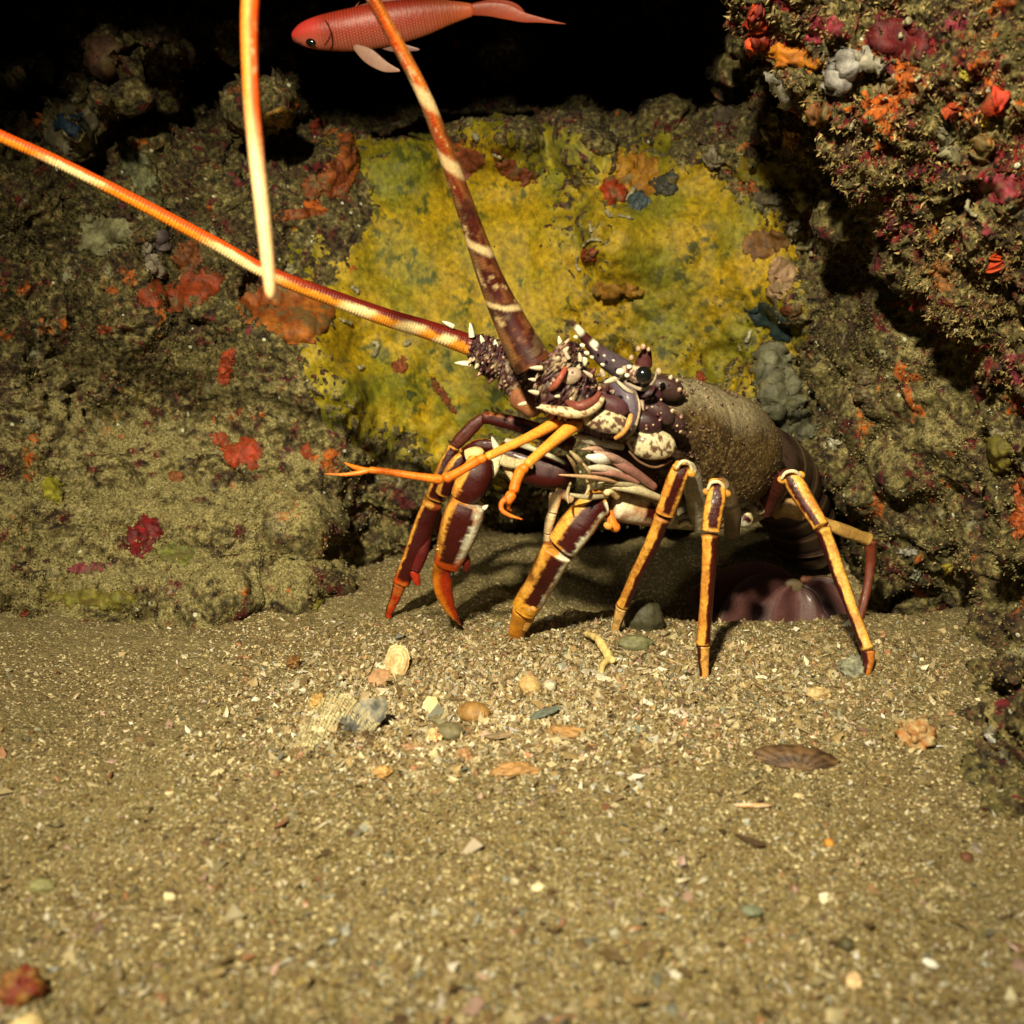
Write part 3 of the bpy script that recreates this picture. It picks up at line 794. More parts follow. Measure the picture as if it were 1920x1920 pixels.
# small leg behind it
seg([(1072,938,.525,8),(1058,928,.522,9),(1042,925,.520,10)], plain((.6,.36,.2), CRM), 16, 14)
seg([(1043,924,.520,11),(1040,942,.519,11),(1036,962,.519,8)], plain((.66,.42,.2), CRM), 20, 14)
seg([(1036,960,.519,8),(1030,980,.520,9),(1026,1000,.522,7)], plain((.6,.40,.2), CRM), 20, 14)
seg([(1027,998,.522,7),(1025,1014,.524,7),(1028,1032,.526,5)], plain((.6,.40,.2), CRM), 18, 12)
# second near leg, foot at (1150,1205)
seg([(1312,985,.560,15),(1306,940,.545,19),(1297,900,.530,18),(1288,878,.522,14)], plain((.42,.38,.26), (.12,.07,.04), seedn=4))
seg([(1281,872,.515,16),(1272,890,.513,18),(1258,930,.516,19),(1246,964,.519,17)], leg_col(-.55, .25, .08, .90, YEL, YEL, seedn=13))
seg([(1244,966,.520,15),(1222,1020,.528,14),(1192,1080,.541,12),(1168,1136,.553,12)], leg_col(-1.1, -.25, .0, .97, YEL, (.12,.03,.01), seedn=14), 80)
seg([(1168,1134,.553,12),(1158,1168,.560,9),(1151,1194,.566,6),(1147,1212,.569,3)], leg_col(-1.2, -.6, 0, 1, (.74,.44,.14), MAR, seedn=15), 36)
for (x, y, r_) in [(1268,876,8),(1296,888,9)]: knuckle(x, y, .508, r_)
tube(body, [(1268,880,.507,3),(1278,866,.505,3.5),(1292,868,.507,3.5),(1298,884,.509,3)], CRM, 20, 8)
# third near leg, foot at (1320,1275)
seg([(1372,1000,.560,13),(1372,960,.545,17),(1362,925,.530,16),(1350,908,.522,13)], plain((.16,.11,.06), (.05,.03,.02), seedn=5))
seg([(1344,904,.505,14),(1343,925,.500,18),(1337,965,.497,18),(1332,998,.496,16)], leg_col(-.55, .28, .08, .90, YEL, YEL, seedn=16))
seg([(1332,1000,.496,15),(1329,1060,.496,14),(1324,1140,.499,12),(1319,1208,.502,13)], leg_col(-1.1, -.22, .0, .97, YEL, (.12,.03,.01), seedn=17), 80)
seg([(1319,1207,.502,12),(1319,1240,.503,10),(1320,1262,.504,9),(1320,1290,.504,6)], leg_col(.42, 1.2, 0, 1, MAR, (.74,.36,.08), seedn=18), 36)
for (x, y, r_) in [(1325,922,8),(1362,925,9)]: knuckle(x, y, .500, r_)
tube(body, [(1326,920,.498,3),(1334,905,.496,3.5),(1350,905,.497,3.5),(1360,920,.499,3)], CRM, 20, 8)
# fourth near leg, foot at (1622,1275)
seg([(1432,958,.600,16),(1448,930,.590,18),(1466,905,.575,17),(1478,893,.565,14)], plain((.08,.018,.012), (.04,.01,.008), seedn=6))
seg([(1482,888,.548,15),(1492,910,.545,18),(1518,952,.538,17),(1541,990,.530,14)], leg_col(-.05, .62, .04, .97, YEL, YEL, seedn=19))
seg([(1541,988,.530,14),(1562,1045,.526,13),(1596,1140,.515,12),(1627,1220,.505,12)], leg_col(.42, 1.2, .0, .97, MAR, (.74,.40,.07), seedn=20), 80)
seg([(1627,1218,.505,12),(1628,1240,.504,10),(1625,1260,.503,8),(1622,1284,.503,4)], leg_col(.1, 1.2, 0, 1, MAR, (.60,.20,.03), seedn=21), 36)
for (x, y, r_) in [(1466,900,9),(1502,890,8)]: knuckle(x, y, .545, r_)
tube(body, [(1464,900,.543,3),(1474,886,.541,3.5),(1490,884,.541,3.5),(1502,894,.543,3)], CRM, 20, 8)
# hind leg folded in the dark behind
seg([(1450,962,.625,12),(1475,952,.62,18),(1510,962,.62,17)], plain((.42,.26,.09), (.14,.05,.02)), 30)
seg([(1540,978,.60,10),(1580,994,.60,12),(1630,1012,.605,12)], plain((.46,.28,.07), (.16,.05,.02), seedn=3), 40)
seg([(1632,1010,.605,11),(1632,1060,.605,9),(1622,1120,.60,8),(1606,1178,.59,7)], plain((.16,.035,.015), (.06,.012,.01)), 50)
seg([(1606,1176,.59,8),(1590,1196,.58,8),(1572,1212,.575,6),(1550,1226,.572,3)], plain((.66,.30,.04), (.4,.14,.02)), 30)

# far side: first leg, foot at (728,1150)
seg([(1075,835,.580,14),(1010,808,.59,15),(950,790,.595,13),(905,782,.60,10)], leg_col(-1, .25, .03, 1, (.15,.03,.02), (.45,.27,.06), seedn=22))
seg([(908,780,.60,9),(886,800,.60,12),(862,825,.60,12),(850,838,.60,9)], plain((.09,.02,.012), (.04,.01,.008)), 30)
seg([(852,836,.60,10),(838,868,.60,14),(826,905,.60,18),(815,936,.602,17)], leg_col(-.75, .55, .03, .93, YEL, YEL, seedn=23))
seg([(880,855,.585,8),(862,862,.583,12),(845,890,.584,15),(830,925,.59,14)], leg_col(-.9, .35, .03, .95, YEL, YEL, seedn=24), 40)
seg([(813,938,.602,18),(798,980,.604,20),(775,1040,.606,18),(752,1094,.610,15)], leg_col(-.95, .62, .05, .92, YEL, (.3,.05,.01), tipc=(.5,.06,.005), tip=.12, seedn=25), 60)
seg([(752,1090,.610,13),(742,1118,.613,10),(733,1140,.616,8),(728,1158,.618,6)], leg_col(.75, 1.2, 0, 1, YEL, (.42,.035,.006), seedn=26), 30)
seg([(800,1000,.603,10),(790,1040,.603,12),(778,1070,.604,10)], plain((.10,.010,.008), (.05,.005,.005)), 30)
seg([(776,1068,.604,9),(780,1084,.604,8),(784,1098,.604,5)], plain((.40,.03,.008), (.2,.01,.005)), 20)
seg([(812,950,.625,12),(822,985,.63,11),(828,1010,.63,8)], plain((.16,.03,.01), (.06,.01,.006)), 24)
# far side: second leg with the big curved claw, tip at (864,1165)
seg([(1080,880,.560,26),(1030,885,.562,32),(980,868,.565,32),(930,850,.565,22)], leg_col(-1.5, .80, -.1, 1.1, (.05,.006,.005), WHT, seedn=27), 60)
seg([(1062,868,.545,4),(1020,850,.547,5),(975,832,.55,6),(945,826,.55,4)], plain((.42,.40,.26), (.2,.17,.09)), 40)
seg([(1000,870,.548,8),(960,868,.546,10),(938,860,.545,10)], plain((.60,.50,.28), (.3,.15,.05)), 30)
seg([(868,850,.575,10),(895,836,.570,12),(930,836,.568,11)], leg_col(-.8, .2, .1, 1.2, MAR, YEL, seedn=28), 30)
seg([(875,856,.56,13),(892,852,.558,15),(905,856,.558,12)], plain((.62,.46,.16), CRM), 20)
p = at(930, 838, .55); spike(body, p, [-.35, -.2, .9], 7 * psz(.55), 22 * psz(.55), WHT)
seg([(902,858,.555,22),(895,885,.552,30),(880,915,.552,30),(864,938,.553,22)], leg_col(-1.5, .42, .0, .97, YEL, (.2,.02,.01), seedn=29), 70, 34)
seg([(935,848,.556,9),(925,880,.555,10),(920,895,.555,6)], plain((.62,.55,.34), CRM), 24)
seg([(945,858,.55,6),(952,880,.55,7),(962,900,.55,5)], plain((.45,.28,.10), CRM), 24)
v_, o_, _ = seg([(882,936,.553,30),(873,958,.554,37),(862,990,.556,37),(848,1030,.560,31),(838,1060,.563,25)], leg_col(-.38, .52, .03, .86, YEL, (.72,.68,.50), tipc=(.74,.10,.006), tip=.16, seedn=30), 80, 40)
p = at(909, 952, .55); spike(body, p, [.6, -.2, .5], 5 * psz(.55), 9 * psz(.55), WHT)
for k in range(11):                # toothed outer edge
    t_ = k / 10; p = at(lerp(842, 822, t_), lerp(960, 1030, t_), .553); spike(body, p, [-.9, -.2, .1], 3 * psz(.55), 5 * psz(.55), (.78,.52,.16))
seg([(870,1040,.560,9),(874,1056,.561,9),(875,1074,.561,2)], plain((.12,.01,.008), (.3,.03,.01)), 24)
def clawcol(t, a, V):
    s = np.sin(a) + .15 * fbm(V, 200, 2, 990)
    c = mixc((.42,.035,.006), (.80,.24,.012), smooth(-.1, .6, s))
    return mixc(c, (.05,.006,.005), smooth(.72, .97, t) * smooth(.9, .2, s))
seg([(836,1058,.563,21),(830,1080,.564,20),(832,1108,.566,17),(842,1138,.569,11),(854,1158,.571,6),(866,1172,.573,1)], clawcol, 60, 30)
ell(body, 847, 1078, .552, 5, 7, .6, 0, DRK, 12, 12)

# --- abdomen curling down into the dark and the tail fan on the sand
def abcol(t, a, V):
    bands = .5 + .5 * np.sin(t * 2 * np.pi * 6)
    c = mixc((.045,.026,.018), (.02,.008,.007), smooth(.1, .6, fbm(V, 90, 3, 995)))
    return mixc(c, (.22,.14,.07), smooth(.95, .99, bands) * .6)
tube(body, [(1395,868,.640,78),(1425,880,.668,78),(1462,910,.70,72),(1495,960,.73,62),(1505,1020,.745,54),(1495,1065,.74,46)], abcol, 110, 50,
     disp=lambda tt, aa: .0022 * np.abs(np.sin(tt * np.pi * 6)) ** .5 * smooth(0,.2,tt))
for k, (x, y) in enumerate([]):
    ell(body, x, y, .685, 24, 20, .5, .4, plain((.04,.018,.012), (.02,.008,.006), seedn=k), 24, 20)
ell(body, 1490, 1098, .700, 20, 13, .6, .3, plain((.16,.12,.06), (.08,.05,.03)), 24, 20)
tube(body, [(1500,1085,.70,7),(1540,1090,.70,6),(1572,1112,.70,4)], plain((.34,.14,.08), (.15,.05,.03)), 24, 12)
def fan(base, tip, wid, Y0, Yt, curve, k):
    b = np.array(base, float); t_ = np.array(tip, float)
    d = t_ - b; L = np.linalg.norm(d); d /= L; nrm = np.array([-d[1], d[0]])
    nn, mm = 34, 30
    U, W_ = np.meshgrid(np.linspace(0, 1, nn), np.linspace(-1, 1, mm), indexing='ij')
    prof = np.sin(np.clip(U, 0, 1) ** .75 * np.pi * .80 + .12) ** .8
    X = b[0] + d[0] * U * L + nrm[0] * W_ * wid * prof; Yp = b[1] + d[1] * U * L + nrm[1] * W_ * wid * prof
    YY = Y0 + (Yt - Y0) * U + curve * (W_ ** 2) * prof + .0004 * np.sin(W_ * 40 + U * 3) + .0015 * np.sin(W_ * 6 + k)
    P = at(X, Yp, YY)
    back = P + np.array([0, .0022, 0])
    edge_ = np.maximum(smooth(.90, .98, U), smooth(.90, .99, np.abs(W_)))
    C = mixc((.13,.055,.05), (.07,.026,.024), .5 + .5 * fbm(np.stack([U * 2, W_ * 3 + k * 5, U * 0], -1), 1.3, 3, 55))
    C = mixc(C, (.26,.18,.09), edge_ * .6)
    f = gridfaces(nn, mm)
    V = np.concatenate([P.reshape(-1, 3), back.reshape(-1, 3)]); N_ = nn * mm
    rimi = np.concatenate([np.arange(mm), np.arange(1, nn) * mm + mm - 1, (nn - 1) * mm + np.arange(mm - 2, -1, -1), np.arange(nn - 2, 0, -1) * mm])
    nx_ = np.roll(rimi, -1)
    sf = np.stack([rimi, nx_, nx_ + N_, rimi + N_], 1)
    body.add(V, np.concatenate([f, f[:, ::-1] + N_, sf]), np.concatenate([C.reshape(-1, 3)] * 2))
fan((1490,1095), (1300,1150), 66, .705, .680, -.003, 0)
fan((1490,1095), (1370,1205), 72, .702, .675, -.002, 1)
fan((1495,1098), (1480,1225), 78, .699, .672, -.001, 2)
fan((1500,1098), (1590,1200), 68, .700, .675, -.002, 3)

root = bpy.data.objects.new("spiny_lobster", None); scene.collection.objects.link(root)
root.location = ground(1300, 1230); root.empty_display_size = .05
tag(root, "spiny lobster with dark brown shell and yellow striped legs standing at the cave mouth", "lobster")
bpy.context.view_layer.update()
def done_child(M, name, mat, par, label=None):
    V = np.concatenate(M.V)
    # keep world placement: verts are stored relative to the parent's world position
    po = np.array(par.matrix_world.translation)
    tri = [f for f in M.F if f.shape[1] == 3]; qd = [f for f in M.F if f.shape[1] == 4]
    Fl = ([np.concatenate(qd)] if qd else []) + ([np.concatenate(tri)] if tri else [])
    o = build(name, V - po, Fl, mat, cols=np.concatenate(M.C))
    o.parent = par
    if label: o["label"] = label
    return o
body_o = done_child(body, "body", M_shell, root)

# antennae
def ant_col(bands, top, bot, pale, redtop=None, centre=False):
    """bands: list of (t centre, half width) that are pale"""
    def f(t, a, V):
        s = np.sin(a) + .10 * fbm(V, 300, 2, 1001)
        c = mixc(bot, top, smooth(-.12, .14, s))
        if redtop is not None: c = mixc(c, mixc(redtop[1], redtop[0], smooth(-.05, .25, s)), smooth(redtop[2], redtop[3], t))
        m = np.zeros_like(t)
        for cc, hw in bands: m = np.maximum(m, smooth(hw * 1.5, hw * .5, np.abs(t - cc + .012 * s)))
        if centre:
            e = smooth(.38, .62, np.abs(s - .05)) * smooth(.62, .45, t)
            c = mixc(c, mixc((.20,.115,.05), (.14,.05,.018), smooth(-.2, .3, s)), e * (.55 + .35 * fbm(V, 160, 2, 1013)).clip(0, 1))
            st = fbm(np.stack([t * 26, np.cos(a) * .9, np.sin(a) * .9], -1), 1.7, 4, 1021, .65)
            c = mixc(c, (.26,.10,.03), smooth(.10, .5, st) * .65 * smooth(.6, .35, t))
            c = mixc(c, (.60,.42,.20), smooth(.35, .6, -st) * .7)
            c = c * (.66 + .34 * np.abs(np.sin(t * np.pi * 260)))[..., None]
            c = mixc(c, (.03,.006,.005), smooth(.2, .5, fbm(V, 90, 3, 1011)) * smooth(.4, .2, t) * .8)
            return mixc(c, pale, m * .8)
        return mixc(c, pale, m * .9 * smooth(.45, .05, s))
    return f
ringd = lambda nr, am: (lambda tt, aa: am * (np.abs(np.sin(tt * np.pi * nr)) ** .6 - .5))
A1 = Mesh()
pA1 = [(885,648,.556,19),(870,643,.556,19),(800,618,.550,17),(730,597,.545,16),(640,565,.537,14.5),(505,513,.525,13),(400,455,.515,12),(250,375,.50,11),(100,300,.485,10.5),(0,255,.475,10.5),(-150,180,.46,9),(-350,70,.44,7),(-520,-60,.42,3)]
tube(A1, pA1, ant_col([(.045,.010),(.10,.018),(.185,.022),(.36,.05),(.60,.035),(.80,.03)], (.12,.010,.006), (.70,.26,.02), (.92,.74,.36), ((.55,.07,.006), (.85,.24,.012), .22, .40)), 900, 24, disp=ringd(230, .00028), cap=False)
done_child(A1, "antenna", M_shell, root, "left antenna, orange and maroon with pale bands, reaching out of the picture")
A2 = Mesh()
pA2 = [(1000,685,.500,35),(985,658,.500,34),(950,590,.498,28),(915,510,.492,22),(880,410,.482,17.5),(845,310,.470,15),(800,190,.455,12.5),(755,100,.445,11.5),(700,0,.430,11),(640,-110,.41,12.5),(560,-190,.385,13.5),(492,-150,.355,14.5),(470,0,.345,14.2),(470,150,.335,13),(480,280,.33,13),(495,420,.325,12),(503,500,.323,11),(507,545,.322,9),(508,560,.322,4)]
tube(A2, pA2, ant_col([(.086,.004),(.165,.006),(.268,.010),(.345,.012),(.95,.075)], (.060,.007,.004), (.05,.005,.004), (.70,.52,.26), ((.82,.22,.025), (.70,.08,.008), .18, .45), True), 1300, 28, disp=ringd(420, .00025), cap=False)
done_child(A2, "antenna", M_shell, root, "right antenna, banded maroon and cream, rising out of the top and hanging down again")
# antennules
Bq = Mesh()
AO = plain((.82,.34,.045), (.78,.22,.012)); AR = plain((.80,.20,.012), (.62,.08,.006))
tube(Bq, [(1050,790,.500,9),(1037,796,.495,11),(985,823,.485,9),(910,858,.474,8)], AO, 40, 18)
ell(Bq, 902, 861, .472, 12, 9, .9, -.4, AR, 16, 16)
tube(Bq, [(898,863,.472,9),(862,884,.468,8),(832,900,.465,10)], AR, 30, 18)
tube(Bq, [(832,900,.465,9),(780,893,.462,7),(720,884,.460,6.5),(690,881,.459,6)], AR, 40, 16)
tube(Bq, [(695,881,.459,5),(670,887,.458,4.5),(640,890,.457,2.5),(607,888,.456,.6)], AR, 30, 12)
tube(Bq, [(700,882,.459,4),(680,880,.460,4.5),(662,875,.462,4),(645,867,.464,.8)], AR, 30, 12)
done_child(Bq, "antennule", M_shell, root, "forked orange antennule stretched out to the left")
Bq = Mesh()
tube(Bq, [(1085,795,.500,10),(1070,802,.492,13),(1025,838,.482,10),(985,874,.474,9)], AO, 40, 18)
ell(Bq, 980, 880, .472, 13, 10, .9, -.7, AR, 16, 16)
tube(Bq, [(978,878,.472,11),(968,902,.468,10),(962,925,.465,10)], AR, 30, 18)
tube(Bq, [(962,922,.465,11),(955,934,.464,10),(948,945,.463,8)], AR, 20, 18)
tube(Bq, [(950,935,.462,7),(941,943,.461,5),(941,956,.460,4.5),(955,966,.459,3.5),(980,974,.458,.8)], AR, 36, 14)
tube(Bq, [(955,940,.464,5),(953,952,.466,4),(960,958,.468,2)], AR, 16, 10)
done_child(Bq, "antennule", M_shell, root, "bent orange antennule curled back at its tip")
# eye
ey = NT("eye_black"); ey.b.inputs["Base Color"].default_value = (.006, .007, .006, 1); ey.b.inputs["Roughness"].default_value = .12; ey.b.inputs["Coat Weight"].default_value = 1
E = Mesh(); ell(E, 1207, 703, .487, 16, 16, .8, 0, (.01,.01,.01), 26, 30)
eye_o = done_child(E, "eye", ey.m, root)
E = Mesh()
a = np.linspace(0, 2 * np.pi, 41)
rim = [(1207 + 17 * math.cos(q), 703 + 17 * math.sin(q), .487, 2.2) for q in a]
tube(E, rim, (.55,.50,.36), 80, 8, cap=False)
rm = done_child(E, "eye_rim", M_shell, eye_o)

# ------------------------------------------------------------------ the fish
FM = NT("fish_skin")
vo = FM.n("ShaderNodeTexVoronoi", {"Vector": FM.n("ShaderNodeMapping", {"Vector": FM.co(), "Scale": (1.0, 1.0, .75)}).outputs[0], "Scale": 380.0})
hv_unused = FM.mix(FM.math('MULTIPLY', FM.step(vo.outputs["Distance"], .28, .58), .6), FM.attr("Col", "Color"), FM.n("ShaderNodeHueSaturation", {"Color": FM.attr("Col", "Color"), "Value": .35}).outputs[0])
FM.set(FM.b.inputs["Base Color"], FM.attr("Col", "Color")); FM.b.inputs["Roughness"].default_value = .42
FM.bump(FM.math('MULTIPLY', vo.outputs["Distance"], -1.0), .00015, .6)
Fh = Mesh(); YF = .775
def fcol(t, a, V):
    s = np.sin(a)                     # tube runs left to right: +1 is the lower side
    c = mixc((.46,.045,.020), (.42,.10,.060), smooth(-.3, .6, s))
    c = mixc(c, (.60,.04,.035), smooth(.22, .1, t) * smooth(.2, -.5, s) * .8)
    c = mixc(c, (.48,.10,.035), smooth(.65, .9, t)) * 1.45
    u = t * 62; row = np.floor(u); v = a / (2 * np.pi) * 44 + .5 * (row % 2)
    fu = u - row; fv = (v % 1) - .5
    rim = smooth(.30, .48, np.sqrt((fu - .05) ** 2 * .35 + fv ** 2 * 1.1))
    on = smooth(.13, .2, t) * smooth(.97, .85, t)
    return c * (1 - .55 * rim * on)[..., None]
tube(Fh, [(548,73,YF,3,.8),(556,69,YF,12,.8),(575,65,YF,21,.7),(610,61,YF,28,.65),(660,56,YF,33,.6),(720,46,YF,34,.55),(785,34,YF,29,.5),(845,23,YF,18,.5),(890,18,YF,9,.6)], fcol, 420, 220)
tube(Fh, [(880,18,YF,9,.4),(915,17,YF,11,.2),(950,22,YF,12,.15),(980,32,YF,8,.15),(1010,37,YF,4.5,.2),(1040,42,YF,2,.4),(1062,45,YF,.5,1)], plain((.46,.075,.03), (.36,.07,.04)), 60, 20)
tube(Fh, [(885,12,YF,5,.4),(930,7,YF+.004,7,.2),(965,12,YF+.006,5,.2),(985,27,YF+.008,2,.3)], plain((.46,.075,.03), (.36,.07,.04)), 40, 16)
tube(Fh, [(650,22,YF,4,.3),(720,8,YF,8,.2),(800,2,YF,8,.2),(850,6,YF,3,.3)], plain((.45,.06,.025), (.3,.04,.02)), 50, 16)      # dorsal fin
tube(Fh, [(663,86,YF-.012,4,.3),(690,104,YF-.014,12,.12),(720,124,YF-.016,9,.12),(750,133,YF-.018,1.5,.3)], plain((.42,.24,.17), (.30,.13,.10)), 40, 18)
tube(Fh, [(703,82,YF+.004,4,.3),(740,88,YF+.004,8,.12),(787,93,YF+.004,1.5,.3)], plain((.30,.16,.13), (.2,.09,.07)), 30, 16)
tube(Fh, [(608,36,YF-.006,1.2),(617,50,YF-.0135,1.5),(618,70,YF-.0145,1.5),(608,86,YF-.008,1.2)], plain((.22,.03,.02), (.12,.02,.015)), 24, 8)
tube(Fh, [(549,76,YF-.003,1.2),(558,80,YF-.006,1.6),(568,82,YF-.008,1.0)], plain((.12,.02,.015), (.1,.02,.015)), 16, 8)
for k in range(11):
    x_ = 662 + k * 17; tube(Fh, [(x_, 20 - k * .9, YF-.001, 1.3), (x_ + 6, 11 - k * .9, YF-.001, 1.2), (x_ + 12, 3 - k * .6, YF-.001, .6)], plain((.55,.14,.05), (.3,.05,.03)), 10, 6)
Fh_o = Mesh.done(Fh, "red_fish", FM.m, origin=at(700, 50, YF))
tag(Fh_o, "slender red fish with a trailing tail swimming past the dark recess", "fish")
E = Mesh(); ell(E, 583, 80, YF - .0120, 10, 6.5, .5, .2, (.01,.01,.012), 16, 18)
e2 = Mesh.done(E, "eye", ey.m); 
for v in e2.data.vertices: v.co -= Fh_o.location
e2.parent = Fh_o

# ------------------------------------------------------------------ growth on the rock
Y1, Y2 = (.34,.225,.003), (.17,.165,.008)
OR1, OR2 = (.40,.11,.022), (.22,.045,.010)
crust("yellow_sponge", "large yellow encrusting sponge with green specks covering the wall behind the antennae", "sponge", 835, 540, 330, 300, .55, .0020, Y1, Y2, .52, .25, 260, 3, which="wall", spots=(.060,.072,.010,15), holes=.0)
crust("yellow_sponge", "second yellow sponge sheet on the bulge above the lobster's eye", "sponge", 1255, 520, 235, 225, .15, .0022, (.32,.205,.003), (.16,.145,.007), .32, .3, 200, 9, which="wall", spots=(.055,.055,.010,9))
crust("yellow_sponge", "yellow sponge patch between the antennules and the far legs", "sponge", 840, 770, 95, 120, .2, .004, Y1, Y2, .4, .25, 70, 14, which="wall", spots=(.045,.055,.010,3.4))
crust("yellow_sponge", "small yellow sponge spur pointing right below the overhanging boulder", "sponge", 1430, 325, 75, 28, .15, .004, Y1, Y2, .4, .25, 40, 15, which="wall")
crust("yellow_sponge", "dim yellow sponge sheet near the dark top of the wall", "sponge", 1080, 290, 130, 55, .1, .003, (.30,.24,.012), (.16,.15,.02), .5, .25, 60, 16, which="wall", spots=(.04,.035,.02,2.0))
